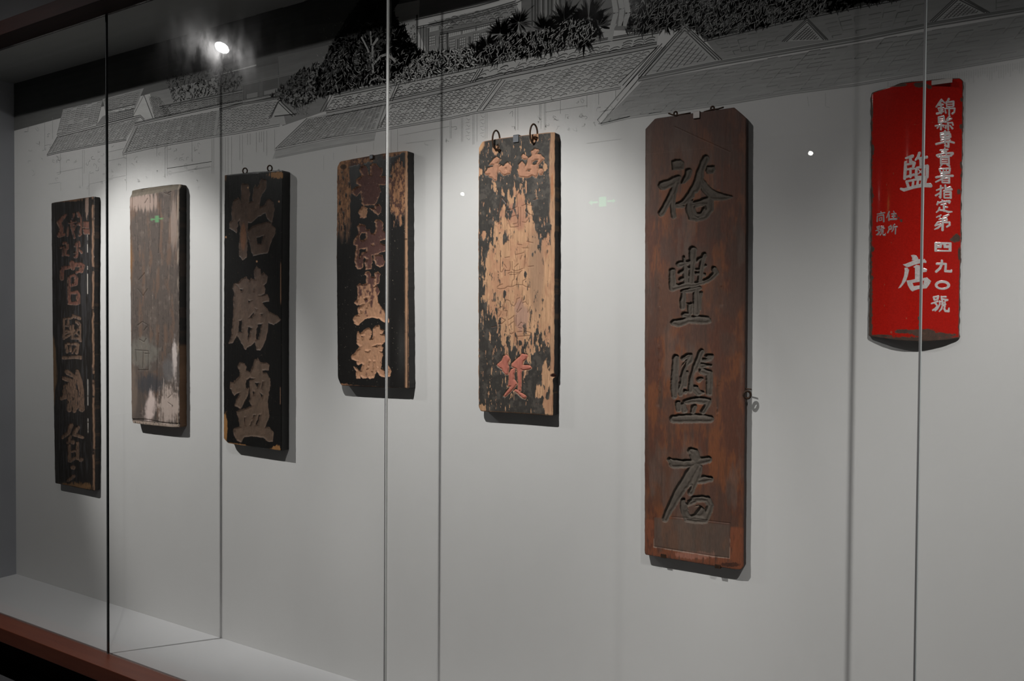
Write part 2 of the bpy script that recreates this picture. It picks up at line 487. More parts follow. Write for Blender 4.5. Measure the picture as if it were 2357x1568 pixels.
# ---- board 1 : narrow black board with small red characters, far left
G1 = [(110, 480, 13.07, [[(540, 190, 30), (440, 300, 45), (330, 420, 55), (400, 560, 60), (400, 700, 50), (330, 820, 45), (480, 780, 40)]], [], []),
      (110, 480, 13.07, [[(700, 370, 20), (720, 600, 20), (800, 880, 28)], [(610, 570, 16), (590, 820, 18)], [(760, 480, 22), (830, 500, 22), (780, 640, 20)],
                         [(780, 160, 20), (740, 300, 20)], [(900, 130, 30), (920, 230, 30)], [(640, 440, 16), (840, 400, 16)]], [], []),
      (110, 480, 13.07, [[(940, 180, 30), (990, 260, 22), (980, 780, 24), (950, 810, 28)], [(900, 480, 22), (930, 440, 22), (960, 500, 20)]],
       [[(1060, 400), (1220, 400), (1230, 590), (1050, 570)], [(1050, 620), (1250, 610), (1250, 770), (1080, 760)]], []),
      (110, 480, 13.07, [[(460, 1050, 30), (540, 1030, 28)], [(470, 1150, 20), (450, 1400, 26)], [(580, 1090, 32), (590, 1200, 28), (540, 1230, 26), (540, 1390, 24), (630, 1410, 22)], [(370, 1190, 18), (430, 1170, 14)]], [], []),
      (110, 480, 13.07, [[(820, 1120, 32), (920, 1020, 38), (950, 1130, 26)], [(880, 1100, 22), (885, 1350, 24), (850, 1440, 38), (810, 1460, 28)], [(940, 1230, 25), (1010, 1330, 30)], [(820, 1330, 22), (780, 1340, 16)]], [], []),
      (110, 590, 12.06, [[(670, 180, 65), (690, 330, 48)], [(590, 300, 38), (430, 330, 48), (390, 430, 48), (390, 620, 46)], [(740, 240, 58), (900, 230, 60), (960, 270, 55), (920, 400, 55)],
                         [(590, 600, 36), (585, 1000, 34), (590, 1300, 42), (700, 1310, 42), (840, 1290, 48), (845, 1100, 45), (820, 1000, 45), (640, 1020, 32)],
                         [(600, 570, 30), (740, 510, 30), (785, 620, 48), (780, 760, 44), (640, 820, 26)], [(790, 450, 30), (880, 400, 22)]], [], []),
      (110, 710, 12.06, [[(450, 300, 20), (440, 560, 20), (440, 840, 26)], [(450, 290, 18), (640, 270, 22), (700, 210, 40), (880, 280, 34)], [(560, 300, 20), (560, 480, 24), (480, 480, 18)],
                         [(510, 620, 22), (600, 640, 22), (480, 700, 20)], [(610, 480, 22), (650, 700, 26), (500, 800, 24)], [(700, 470, 18), (680, 825, 30), (880, 825, 30), (900, 900, 30)],
                         [(800, 370, 34), (890, 450, 24), (890, 820, 26)], [(720, 600, 18), (830, 720, 22)], [(830, 590, 20), (720, 720, 18)],
                         [(500, 1010, 26), (530, 1200, 38)], [(540, 980, 28), (640, 990, 24), (780, 980, 34), (840, 1010, 30), (800, 1230, 32)], [(620, 1050, 22), (630, 1180, 26)], [(760, 1100, 15), (680, 1240, 15)],
                         [(440, 1370, 40), (600, 1360, 34), (800, 1350, 40), (900, 1360, 50)]], [], []),
      (80, 780, 3.92, [[(290, 300, 20), (340, 330, 15)], [(260, 355, 15), (330, 380, 18)], [(280, 430, 20), (270, 520, 22), (240, 540, 12)], [(320, 400, 20), (310, 640, 18)], [(355, 340, 13), (355, 650, 15)],
                       [(380, 290, 13), (400, 380, 24), (420, 480, 20), (420, 630, 26)], [(370, 620, 18), (370, 480, 20)]], [], []),
      (80, 780, 3.92, [[(330, 780, 15), (300, 850, 15), (250, 890, 11)], [(390, 800, 15), (350, 860, 15), (430, 890, 11)], [(320, 880, 11), (300, 940, 9)], [(340, 930, 20)], [(312, 960, 9), (312, 1100, 11)],
                       [(385, 940, 11), (385, 1080, 11)], [(320, 1100, 12), (380, 1070, 13)], [(345, 1160, 18)], [(415, 1090, 18)], [(330, 1020, 8), (370, 1010, 8)], [(300, 1280, 10), (350, 1240, 14)]], [], [])]
def h1(D):
    h = .0025*ss(-D['gd'], -1.2, 1.2)+(grain(D, 3)-.5)*.0012
    ridge = blob(D['px'], D['py'], 213.5+.004*(D['py']-465), 800, 2.2, 1e4)
    h = h+.0016*ridge*(fbm(D['Z']*30, D['X']*0, 5)) + .0018*blob(D['px'], D['py'], 200, 1500, 1.4, 9e3)*0
    return h
def c1(D):
    px, py = D['px'], D['py']
    c = rgba(D, (.017, .0145, .013, .42)); n = grain(D, 20, 120, 14); f = fbm(D['X']*300, D['Z']*60, 4)
    c = cm(c, (.045, .043, .045), ss(n+.25*blob(px, py, 200, 640, 14, 110), .5, .75)*.7)
    k = ss(-D['gd'], -.6, 1.0)*ss(f, .25, .5)
    cc = np.where((py < 720)[..., None], np.array((.135, .055, .038)), np.array((.13, .078, .052)))
    cc = cc*(.55+.9*fbm(D['X']*180, D['Z']*90, 8))[..., None]
    c[..., :3] = c[..., :3]*(1-k[..., None])+cc*k[..., None]; c = rough_set(c, .75, k)
    rim = np.exp(-((D['gd']-.2)/.7)**2)*ss(f, .4, .6)*.6
    c = cm(c, (.22, .13, .09), rim)
    x0 = 213+.0045*(py-465)
    r = np.exp(-((px-x0-1.0*(fbm(D['Z']*25, D['X']*0, 3)-.5)*4)/1.7)**2)*ss(fbm(D['Z']*35, D['X']*0+2, 9), .25, .45)
    c = cm(c, (.30, .18, .12), r*.95)
    c = cm(c, (.30, .21, .17), ss(blob(px, py, 200, 470, 5, 40)+.5*(f-.5), .45, .6)*.8)
    c = cm(c, (.16, .09, .055), ss(blob(px, py, 150, 458, 60, 8)*.8+.7*(n-.5), .35, .6))
    c = cm(c, (.55, .50, .45), np.exp(-((px-201.5-.003*(py-600))/.75)**2)*ss(fbm(D['Z']*22, D['X']*0+7, 2), .52, .6)*(py > 540)*(py < 1010))
    c = cm(c, (.16, .095, .05), ss(blob(px, py, 124, 850, 9, 90)+.8*(n-.5), .45, .7)*.9)
    c = cm(c, (.17, .095, .045), ss(blob(px, py, 170, 1122, 60, 14)+.9*(f-.5), .5, .75))
    c = cm(c, (.14, .08, .045), np.exp(-D['de']/.0022)*ss(f, .35, .6)*.8)
    return c
s1 = lambda fr, px, py: np.concatenate([np.array((.016, .013, .011))*np.ones((len(px), 1))+np.array((.05, .025, .014))*ss(fbm(fr[:, 2]*45, fr[:, 0]*3, 6), .58, .75)[:, None], np.full((len(px), 1), .6)], 1)
B1 = root_at('wooden_signboard', 172, 1130, label='narrow black shop signboard with small worn red characters, leftmost in the case', cat=CAT, group='old shop signboards on the case wall')
board(B1, .027, .002, rounded([(117.5, 467), (217, 451.5), (215.5, 700), (218, 1000), (217, 1131), (170, 1121), (126.3, 1113), (121, 800)], [2, 3, 0, 0, 3, 0, 2, 0], 4),
      h1, c1, m_board, (.02, .016, .013, .6), G1, seed=1, warp=.9, side_col_fn=s1, edge_r=.004, rough_edge=.0016)

# ---- board 2 : bare grey-brown board
g2l = [(270, 700, 4.9, [[(200, 520), (350, 530), (350, 745), (235, 745)], [(292, 540), (286, 720)], [(230, 240), (280, 200), (345, 240), (300, 300)], [(250, 400), (300, 430), (325, 390)], [(215, 650), (205, 530)],
                         [(600, 950), (612, 1020), (570, 1062)], [(570, 1110), (622, 1152)], [(490, 1180), (490, 1320)], [(310, 560), (360, 560)]]),
       (270, 400, 4.9, [[(530, 180), (560, 225), (610, 200)], [(370, 250), (370, 330)], [(310, 330), (340, 280)], [(520, 190), (525, 215), (590, 240)], [(230, 1300), (290, 1380), (340, 1300)], [(240, 1200), (310, 1120)]])]
def h2(D):
    px, py = D['px'], D['py']
    h = (grain(D, 12, 150, 7)-.5)*.0020
    d = np.minimum.reduce([line_d(px, py, *a) for a in g2l])
    h = h+.0022*np.exp(-(d/.9)**2)
    cr = line_d(px, py, 270, 700, 4.9, [[(465, 330), (455, 560), (448, 900), (435, 1310)], [(160, 1300), (330, 1303), (560, 1345), (745, 1352)]])
    cr = np.minimum(cr, line_d(px, py, 270, 400, 4.9, [[(478, 190), (480, 560), (465, 900)], [(200, 370), (210, 560)]]))
    h = h+.0045*np.exp(-(cr/.75)**2)
    # worn bevel along the top
    top = (py-(448+(px-297)*-.175))
    h = h+.010*np.clip(1-(top+1)/9, 0, 1)*ss(fbm(px*.05, px*0, 5), .2, .5)
    return h
def c2(D):
    px, py = D['px'], D['py']
    c = rgba(D, (.105, .083, .072, .7)); n = grain(D, 30, 150, 8); n2 = fbm(D['X']*40, D['Z']*9, 33); q = fbm(D['X']*45, D['Z']*45, 35); v = fbm(D['X']*200, D['Z']*14, 36); f = fbm(D['X']*300, D['Z']*90, 34)
    c = cm(c, (.055, .043, .040), ss(.25*n+.85*q, .50, .70)*.75)
    c = cm(c, (.20, .115, .075), ss(n2+.3*(f-.5), .52, .72)*.5)
    c = cm(c, (.19, .15, .125), ss(.4*v+.8*q, .60, .78)*.5)
    c = cm(c, (.36, .27, .23), ss(blob(px, py, 330, 465, 40, 28)+.9*(n-.5), .45, .75)*.9)
    c = cm(c, (.36, .28, .24), ss(blob(px, py, 400, 520, 12, 90)+.7*(n-.5), .5, .8)*.6)
    c = cm(c, (.24, .115, .04), blob(px, py, 301, 600, 4, 45)*.9)
    c = cm(c, (.20, .19, .165), ss(blob(px, py, 328, 812, 40, 42)+.7*(q-.5)+.3*(f-.5), .3, .75)*.6)
    c = cm(c, (.20, .15, .12), ss(blob(px, py, 306, 900, 12, 70), .3, .7)*.7)
    c = cm(c, (.055, .055, .062), ss(blob(px, py, 346, 884, 36, 26)+.5*(q-.5)+.3*(n-.5), .3, .75)*.85)  # dark shape mirrored in the glass, painted into the wood colour
    c = cm(c, (.62, .50, .46), ss(blob(px, py, 346-.10*(py-940), 938, 14, 42)+.6*(q-.5)+.5*(v-.5), .3, .8))  # pale patches from here: bright glass reflections painted into the wood colour
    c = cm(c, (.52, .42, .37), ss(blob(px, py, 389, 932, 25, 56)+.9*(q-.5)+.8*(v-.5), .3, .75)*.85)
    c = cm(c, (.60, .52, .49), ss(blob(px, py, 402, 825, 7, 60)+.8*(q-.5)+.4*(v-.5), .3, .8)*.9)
    c = cm(c, (.15, .14, .14), ss(blob(px, py, 388, 850, 16, 36)+.6*(q-.5), .3, .8)*.7)
    c = cm(c, (.12, .10, .075), ss(448-py+(px-297)*-.175+7+(f-.5)*4, -2, 1.5)*.9)
    d = np.minimum.reduce([line_d(px, py, *a) for a in g2l]); c = cm(c, (.05, .035, .028), np.exp(-(d/.8)**2)*.7)
    c = cm(c, (.42, .33, .27), ss(py-(967+(px-303)*.10), -1, 1)*ss(f, .3, .5)*.9)
    c = cm(c, (.03, .02, .015), np.exp(-((py-(966+(px-303)*.10))/.9)**2)*.9)
    c = cm(c, (.45, .36, .28), np.exp(-((px-409.5)/1.2)**2)*ss(n2, .4, .6)*.8)
    return c
def s2(fr, px, py):
    n = fbm(fr[:, 2]*18, fr[:, 0]*3, 6)[:, None]
    lo = ss(py, 790, 800)[:, None]
    a = np.array((.022, .02, .018))+np.array((.02, .01, .006))*ss(n, .5, .6)*(px[:, None] > 400)
    b = np.array((.15, .085, .05))*(.6+.7*n)
    return np.concatenate([a*(1-lo)+b*lo, np.full((len(px), 1), .7)], 1)
B2 = root_at('wooden_signboard', 365, 985, label='bare grey brown wooden board with faded shallow carving, second from the left', cat=CAT, group='old shop signboards on the case wall')
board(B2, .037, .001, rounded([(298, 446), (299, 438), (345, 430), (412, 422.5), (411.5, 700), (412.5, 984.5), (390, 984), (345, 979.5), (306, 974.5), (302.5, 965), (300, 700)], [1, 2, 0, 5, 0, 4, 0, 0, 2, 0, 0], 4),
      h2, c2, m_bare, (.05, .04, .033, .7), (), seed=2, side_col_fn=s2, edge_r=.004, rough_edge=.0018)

# ---- board 3 : black lacquer, three big brown characters
G3 = [(510, 410, 7.84, [], [[(215, 420), (300, 360), (350, 450), (330, 700), (290, 800), (270, 980), (150, 900), (150, 820), (190, 780), (185, 560)],
                            [(370, 110), (480, 110), (500, 250), (490, 430), (475, 780), (455, 950), (460, 1200), (440, 1430), (380, 1475), (325, 1400), (315, 1250), (340, 1000), (340, 770), (300, 700), (345, 460), (355, 250)],
                            [(600, 130), (570, 300), (565, 420), (480, 440), (460, 780), (540, 805), (640, 700), (800, 620), (830, 740), (900, 790), (935, 650), (945, 520), (900, 420), (850, 380), (800, 420), (790, 480), (680, 540), (670, 480), (690, 380), (740, 260), (800, 180), (800, 30), (720, 20), (640, 180)],
                            [(465, 960), (540, 880), (750, 810), (880, 795), (965, 930), (965, 1000), (900, 1120), (820, 1350), (700, 1360), (640, 1395), (570, 1395), (520, 1220), (480, 1060)]],
       [[(625, 1060), (770, 1030), (720, 1190), (640, 1190)]]),
      (510, 610, 7.84, [], [[(205, 420), (235, 345), (300, 330), (380, 240), (450, 225), (490, 300), (540, 240), (600, 280), (600, 100), (630, 30), (690, 80), (710, 180), (760, 140), (820, 200), (820, 320), (750, 370), (790, 430), (770, 510), (660, 560), (820, 545), (860, 650), (730, 680), (850, 860), (960, 890), (1070, 980), (940, 1080), (840, 1040), (830, 1200), (770, 1400), (700, 1530), (640, 1530), (590, 1370), (540, 1440), (420, 1520), (390, 1450), (280, 1250), (210, 1400), (140, 1410), (190, 1250), (220, 900), (225, 500)]],
       [[(300, 1000), (370, 980), (370, 1220), (300, 1220)], [(470, 1110), (550, 1130), (500, 1300), (470, 1380)], [(650, 1060), (740, 1050), (660, 1350), (600, 1350)], [(470, 620), (540, 640), (480, 690)],
        [(600, 770), (640, 790), (620, 830)], [(330, 430), (385, 430), (380, 480), (340, 480)], [(555, 450), (585, 390), (588, 430), (565, 480)], [(470, 960), (570, 850), (590, 900), (540, 960)], [(235, 345), (250, 335), (330, 430), (320, 440)], [(690, 880), (740, 880), (710, 920)]]),
      (510, 820, 7.84, [], [[(295, 180), (340, 110), (400, 130), (440, 190), (430, 260), (500, 280), (530, 350), (440, 430), (430, 590), (480, 580), (470, 680), (420, 800), (340, 950), (240, 890), (260, 790), (330, 700), (320, 640), (240, 700), (150, 580), (160, 470), (220, 480), (330, 370), (330, 240)],
                            [(540, 260), (600, 60), (650, 55), (700, 130), (800, 115), (850, 160), (840, 240), (730, 250), (740, 320), (800, 310), (880, 400), (850, 640), (820, 880), (850, 1000), (850, 1100), (780, 1290), (870, 1290), (930, 1370), (920, 1530), (860, 1540), (740, 1460), (560, 1440), (400, 1460), (350, 1540), (270, 1520), (215, 1360), (240, 1310), (340, 1280), (280, 1000), (550, 900), (515, 860), (510, 450), (600, 400), (530, 380), (500, 340)]],
       [[(600, 480), (690, 480), (640, 580)], [(560, 600), (600, 640), (590, 710), (560, 710)], [(670, 630), (740, 700), (720, 770)], [(735, 440), (765, 450), (740, 590), (710, 570)], [(410, 1090), (442, 1090), (432, 1260), (405, 1240)],
        [(570, 1050), (605, 1050), (530, 1250), (510, 1250)], [(670, 1050), (705, 1050), (650, 1250), (605, 1250)], [(440, 560), (500, 400), (505, 560), (450, 620)]])]
def h3(D):
    return .0022*ss(-D['gd'], -.8, 3.2)+(grain(D, 40, 90, 8)-.5)*.0009+(fbm(D['X']*60, D['Z']*50, 41)-.5)*.002*ss(-D['gd'], 0, 2)
def c3(D):
    px, py = D['px'], D['py']
    c = rgba(D, (.0105, .0100, .0098, .30)); f = fbm(D['X']*260, D['Z']*70, 42); n = fbm(D['X']*50, D['Z']*30, 43)
    k = ss(-D['gd'], -.5, .8)
    cc = np.array((.075, .044, .030))*(.55+.8*n)[..., None]+np.array((.05, .035, .02))*(ss(py, 600, 950)*.55)[..., None]
    c[..., :3] = c[..., :3]*(1-k[..., None])+cc*k[..., None]; c = rough_set(c, .8, k)
    c = cm(c, (.17, .10, .07), np.exp(-((D['gd']-.1)/.8)**2)*ss(f, .42, .62)*.55)
    c = cm(c, (.17, .07, .03), ss(blob(px, py, 559, 545, 7, 35), .3, .6)*k*.7)
    c = cm(c, (.30, .15, .06), ss(blob(px, py, 640, 403, 26, 9)+.9*(fbm(D['X']*300, D['Z']*30, 44)-.5), .45, .62))
    c = cm(c, (.17, .085, .035), ss(blob(px, py, 519, 408, 3, 10), .3, .7)*.6)
    c = cm(c, (.32, .16, .06), ss(blob(px, py, 519, 985, 5, 40)+.6*(f-.5), .4, .55))
    c = cm(c, (.30, .15, .06), ss(np.exp(-((py-(1021+(px-520)*.12))/4.5)**2)*np.where(px < 565, 1, .35)+blob(px, py, 637, 1030, 12, 8)+.7*(f-.5), .6, .75))
    ln = np.exp(-((px-646)/.9)**2)*ss(py, 600, 612)*(1-ss(py, 690, 705))+np.exp(-((px-645)/.45)**2)*ss(py, 890, 893)*(1-ss(py, 928, 933))
    c = cm(c, (.30, .17, .11), ln*.9)
    c = cm(c, (.25, .18, .12), ss(fbm(D['X']*500, D['Z']*350, 45, 2), .88, .93)*.6)
    for bx, by in ((642, 464), (591, 602), (520, 546), (570, 432)): c = cm(c, (.4, .22, .12), ss(blob(px, py, bx, by, 2.4, 3), .4, .7))
    return c
s3 = lambda fr, px, py: np.tile(np.array((.011, .0105, .010, .4)), (len(px), 1))
B3 = root_at('wooden_signboard', 590, 1038, label='black lacquered signboard with three large dull brown characters, third from the left', cat=CAT, group='old shop signboards on the case wall')
board(B3, .038, .001, rounded([(516.4, 403), (585, 396), (651, 391.5), (648, 700), (648, 1038.5), (600, 1032), (525, 1021), (514.5, 1010), (514.5, 800)], [1.5, 0, 5, 0, 2, 0, 3, 3, 0], 5),
      h3, c3, m_board, (.012, .011, .01, .45), G3, seed=3, side_col_fn=s3, rough_edge=.0009, warp=2.0)

# ---- board 4 : black board with four tan characters, worn left and right
G4 = [(800, 360, 11.2, [], [[(300, 360), (330, 280), (420, 230), (480, 270), (530, 470), (580, 480), (590, 250), (660, 180), (740, 190), (780, 290), (870, 300), (895, 380), (860, 480), (830, 520), (960, 510), (1100, 560), (1140, 620), (1110, 700), (960, 730), (800, 740), (840, 900), (800, 1030), (740, 1170), (700, 1240), (600, 1240), (500, 1250), (430, 1260), (410, 1290), (490, 1330), (480, 1560), (400, 1580), (330, 1570), (295, 1440), (330, 1360), (400, 1270), (350, 1180), (350, 1000), (330, 900), (230, 1020), (110, 950), (120, 880), (250, 790), (330, 760), (230, 680), (235, 600), (380, 500)],
                            [(570, 1340), (690, 1350), (700, 1270), (800, 1240), (870, 1330), (850, 1450), (780, 1520), (700, 1440), (620, 1390)]], []),
      (800, 500, 13.07, [], [[(290, 300), (350, 210), (450, 210), (520, 280), (550, 380), (640, 360), (690, 490), (810, 510), (860, 350), (860, 190), (810, 150), (880, 80), (970, 80), (1060, 180), (1040, 380), (1100, 450), (1190, 560), (1120, 660), (980, 690), (970, 800), (1130, 830), (1200, 1000), (1000, 1060), (800, 1130), (720, 1160), (740, 1250), (700, 1560), (540, 1560), (530, 1350), (580, 1260), (490, 1180), (460, 1300), (460, 1460), (400, 1560), (310, 1560), (240, 1480), (230, 1300), (260, 850), (180, 820), (190, 700), (300, 580), (330, 420)],
                             [(800, 1170), (900, 1130), (1050, 1150), (1100, 1350), (1060, 1460), (960, 1520), (880, 1450), (790, 1290)]],
       [[(350, 560), (400, 480), (540, 460), (550, 650), (440, 720), (350, 680)], [(330, 980), (440, 960), (540, 920), (560, 1040), (430, 1070), (370, 1220), (330, 1230)], [(715, 810), (760, 785), (745, 850)]]),
      (800, 610, 11.2, [], [[(240, 540), (310, 480), (400, 500), (490, 470), (490, 280), (450, 240), (480, 170), (560, 190), (610, 300), (700, 330), (700, 220), (760, 180), (840, 240), (800, 370), (780, 480), (650, 560), (770, 540), (810, 680), (770, 800), (770, 950), (860, 1080), (960, 1220), (1070, 1400), (1040, 1480), (960, 1480), (800, 1380), (620, 1340), (480, 1370), (350, 1470), (270, 1550), (180, 1500), (150, 1400), (190, 1330), (280, 1300), (260, 1130), (330, 1060), (430, 1020), (430, 1000), (240, 1030), (190, 970), (260, 880), (260, 700)]],
       [[(405, 860), (500, 810), (480, 865), (420, 890)], [(520, 980), (590, 910), (530, 1030), (490, 1120)], [(310, 1150), (345, 1160), (345, 1240), (315, 1220)]]),
      (800, 740, 11.2, [], [[(240, 380), (280, 275), (330, 320), (450, 220), (550, 180), (620, 270), (620, 340), (550, 460), (640, 450), (670, 400), (660, 190), (710, 120), (810, 110), (850, 200), (910, 240), (900, 310), (830, 330), (960, 370), (1000, 500), (900, 570), (860, 610), (910, 660), (900, 750), (830, 770), (910, 820), (900, 890), (870, 960), (860, 1200), (950, 1310), (1040, 1290), (1050, 1130), (1120, 1290), (1080, 1410), (950, 1440), (860, 1420), (770, 1300), (740, 1190), (730, 1330), (660, 1430), (580, 1460), (400, 1450), (330, 1400), (320, 1470), (240, 1460), (220, 1280), (160, 1170), (220, 1190), (270, 1260), (330, 1280), (390, 1120), (380, 1060), (270, 1130), (230, 1080), (250, 1030), (120, 960), (110, 900), (330, 640), (250, 560)]],
       [[(340, 350), (410, 370), (370, 460)], [(640, 635), (760, 590), (850, 590), (770, 625), (740, 650)], [(570, 750), (490, 790), (450, 770), (530, 760)], [(680, 1010), (630, 1290), (615, 1290), (650, 1000)], [(560, 1010), (490, 1230), (475, 1230), (540, 1000)]])]
def h4(D):
    px, py = D['px'], D['py']
    f = fbm(D['X']*140, D['Z']*70, 52); w = wear4(D)
    return .0045*ss(-D['gd'], -.5, 3.6)+.0016*(f-.5)*ss(-D['gd'], 0, 2)+.0012*w*(.4+fbm(D['X']*250, D['Z']*50, 53))+(grain(D, 50, 90, 8)-.5)*.0006
def wear4(D):
    if 'w4' in D: return D['w4']
    px, py = D['px'], D['py']; f = fbm(D['X']*230, D['Z']*45, 54); g = fbm(D['X']*90, D['Z']*30, 55)
    lft = ss(806-px+14*(g-.5), -2, 3)*(1-ss(py+60*(g-.5), 500, 560))
    rt = blob(px, py, 918, 440, 22, 72)*1.35
    edge = np.exp(-((px-935)/2.6)**2)
    w = np.maximum.reduce([lft*ss(f, .30, .45), ss(rt+1.0*(f-.5), .45, .62), edge*ss(fbm(D['Z']*40, D['X']*10, 56), .2, .35)])
    top = np.exp(-(py-(388-(px-775)*.262)-1)/9)
    w = np.maximum(w, ss(top+.9*(g-.5), .55, .75)*np.where((px > 858) & (px < 882), .1, .8))
    bot = np.exp(-np.abs((885+(px-776)*.06)-py)/5)
    w = np.maximum(w, ss(bot*np.where(px < 800, 1.3, .75)+.7*(g-.5), .6, .8))
    w = np.maximum(w, ss(np.exp(-D['de']/.002)+.5*(f-.5), .5, .8)*.8)
    D['w4'] = np.clip(w, 0, 1); return D['w4']
def c4(D):
    px, py = D['px'], D['py']
    c = rgba(D, (.013, .012, .0115, .40)); f = fbm(D['X']*260, D['Z']*120, 57); n = fbm(D['X']*70, D['Z']*45, 58); g = fbm(D['X']*160, D['Z']*28, 59)
    w = wear4(D)
    mot = ss(fbm(D['X']*110, D['Z']*75, 90)+.35*(f-.5), .46, .60)
    wood = np.array((.37, .185, .095))*(.35+1.05*g)[..., None]
    dk = np.array((.085, .040, .030))*(.6+.8*f)[..., None]
    mk = np.clip(mot*np.where(px < 806, .55, 1.0)*(np.abs(px-935) > 4), 0, 1)[..., None]
    wood = wood*(1-mk)+dk*mk
    c[..., :3] = c[..., :3]*(1-w[..., None])+wood*w[..., None]; c = rough_set(c, .8, w)
    c = cm(c, (.46, .28, .17), np.exp(-((px-935)/2.2)**2)*w*.8)
    c = cm(c, (.02, .017, .014), ss(blob(px, py, 790, 384, 9, 7), .4, .6)*.8)
    k = ss(-D['gd'], -.7, .5)
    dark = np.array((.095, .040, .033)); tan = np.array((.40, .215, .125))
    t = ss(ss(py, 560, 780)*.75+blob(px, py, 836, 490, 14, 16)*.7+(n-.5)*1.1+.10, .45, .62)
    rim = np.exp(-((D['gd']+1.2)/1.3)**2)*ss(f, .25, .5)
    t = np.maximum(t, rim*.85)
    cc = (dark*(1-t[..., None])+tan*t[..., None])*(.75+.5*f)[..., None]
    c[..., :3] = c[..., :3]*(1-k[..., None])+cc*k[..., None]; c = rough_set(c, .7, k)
    c = cm(c, (.5, .42, .33), ss(fbm(D['X']*520, D['Z']*360, 60, 2), .87, .92)*.7)
    c = cm(c, (.06, .058, .055), blob(px, py, 925, 800, 10, 60)*.5)
    return c
def s4(fr, px, py):
    n = fbm(fr[:, 2]*30, fr[:, 0]*30, 6)[:, None]
    top = ((py < 392)[:, None])*((px < 935)[:, None])
    a = np.array((.016, .0145, .013)); b = np.array((.33, .17, .09))*(.4+n)
    k = np.clip(top*1.0+ss(n, .66, .7)*.5*(px[:, None] < 800), 0, 1)
    return np.concatenate([a*(1-k)+b*k, np.full((len(px), 1), .6)], 1)
B4 = root_at('wooden_signboard', 860, 900, label='black signboard with four tan gilt characters and worn side edges, behind the middle glass joint', cat=CAT, group='old shop signboards on the case wall')
board(B4, .038, .001, rounded([(774.7, 385), (781, 371.5), (820, 364), (880, 353), (937, 346.3), (937.5, 600), (940.5, 894.5), (860, 891.5), (784, 888), (776.5, 870), (774, 600)], [3, 4, 0, 0, 4, 0, 3, 0, 4, 5, 0], 5),
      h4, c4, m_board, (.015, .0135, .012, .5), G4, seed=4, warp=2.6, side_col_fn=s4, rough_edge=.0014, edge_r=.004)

# ---- board 5 : tan board, black paint flaking off
G5 = [(1100, 320, 13.067, [], [[(340, 770), (400, 680), (560, 545), (640, 600), (630, 700), (560, 730), (480, 780), (430, 760)],
                               [(510, 740), (650, 760), (620, 870), (600, 960), (560, 1050), (540, 1240), (490, 1245), (440, 1160), (330, 1130), (360, 1060), (230, 1070), (220, 1010), (290, 900), (440, 850)],
                               [(630, 900), (700, 800), (750, 840), (880, 715), (1000, 830), (960, 1030), (760, 1080), (700, 1040)]], [[(820, 880), (870, 860), (870, 920), (830, 940)]]),
      (1100, 320, 13.067, [], [[(1320, 520), (1380, 460), (1480, 560), (1440, 610), (1330, 590)],
                               [(1240, 780), (1310, 680), (1400, 760), (1420, 900), (1500, 700), (1510, 600), (1620, 520), (1620, 380), (1720, 310), (1830, 350), (1740, 480), (1880, 480), (1990, 590), (1900, 650), (1800, 800), (1800, 1000), (1750, 1150), (1650, 1080), (1500, 1140), (1260, 1120), (1210, 1020), (1240, 900)],
                               [(1850, 900), (1900, 890), (1970, 970), (1940, 1080), (1870, 1070), (1830, 960)]], [[(1610, 690), (1720, 630), (1820, 620), (1760, 780), (1700, 800), (1610, 780)], [(1450, 980), (1500, 910), (1600, 920), (1560, 990)]]),
      (1120, 800, 12.06, [], [[(300, 480), (400, 390), (470, 240), (530, 210), (650, 310), (590, 420), (600, 560), (600, 730), (520, 740), (450, 650), (450, 600), (330, 540)],
                              [(700, 520), (700, 460), (880, 290), (970, 180), (1110, 210), (1130, 260), (1010, 380), (1000, 500), (1180, 500), (1230, 570), (1180, 610), (1000, 620), (960, 600), (950, 1000), (940, 1200), (880, 1200), (850, 600), (780, 560)],
                              [(680, 620), (770, 560), (760, 700), (740, 900), (790, 940), (830, 1000), (780, 1090), (520, 1360), (480, 1350), (680, 1060), (600, 1080), (610, 1000), (620, 750)],
                              [(760, 1190), (820, 1160), (1090, 1360), (1080, 1410), (1000, 1400)]], [])]
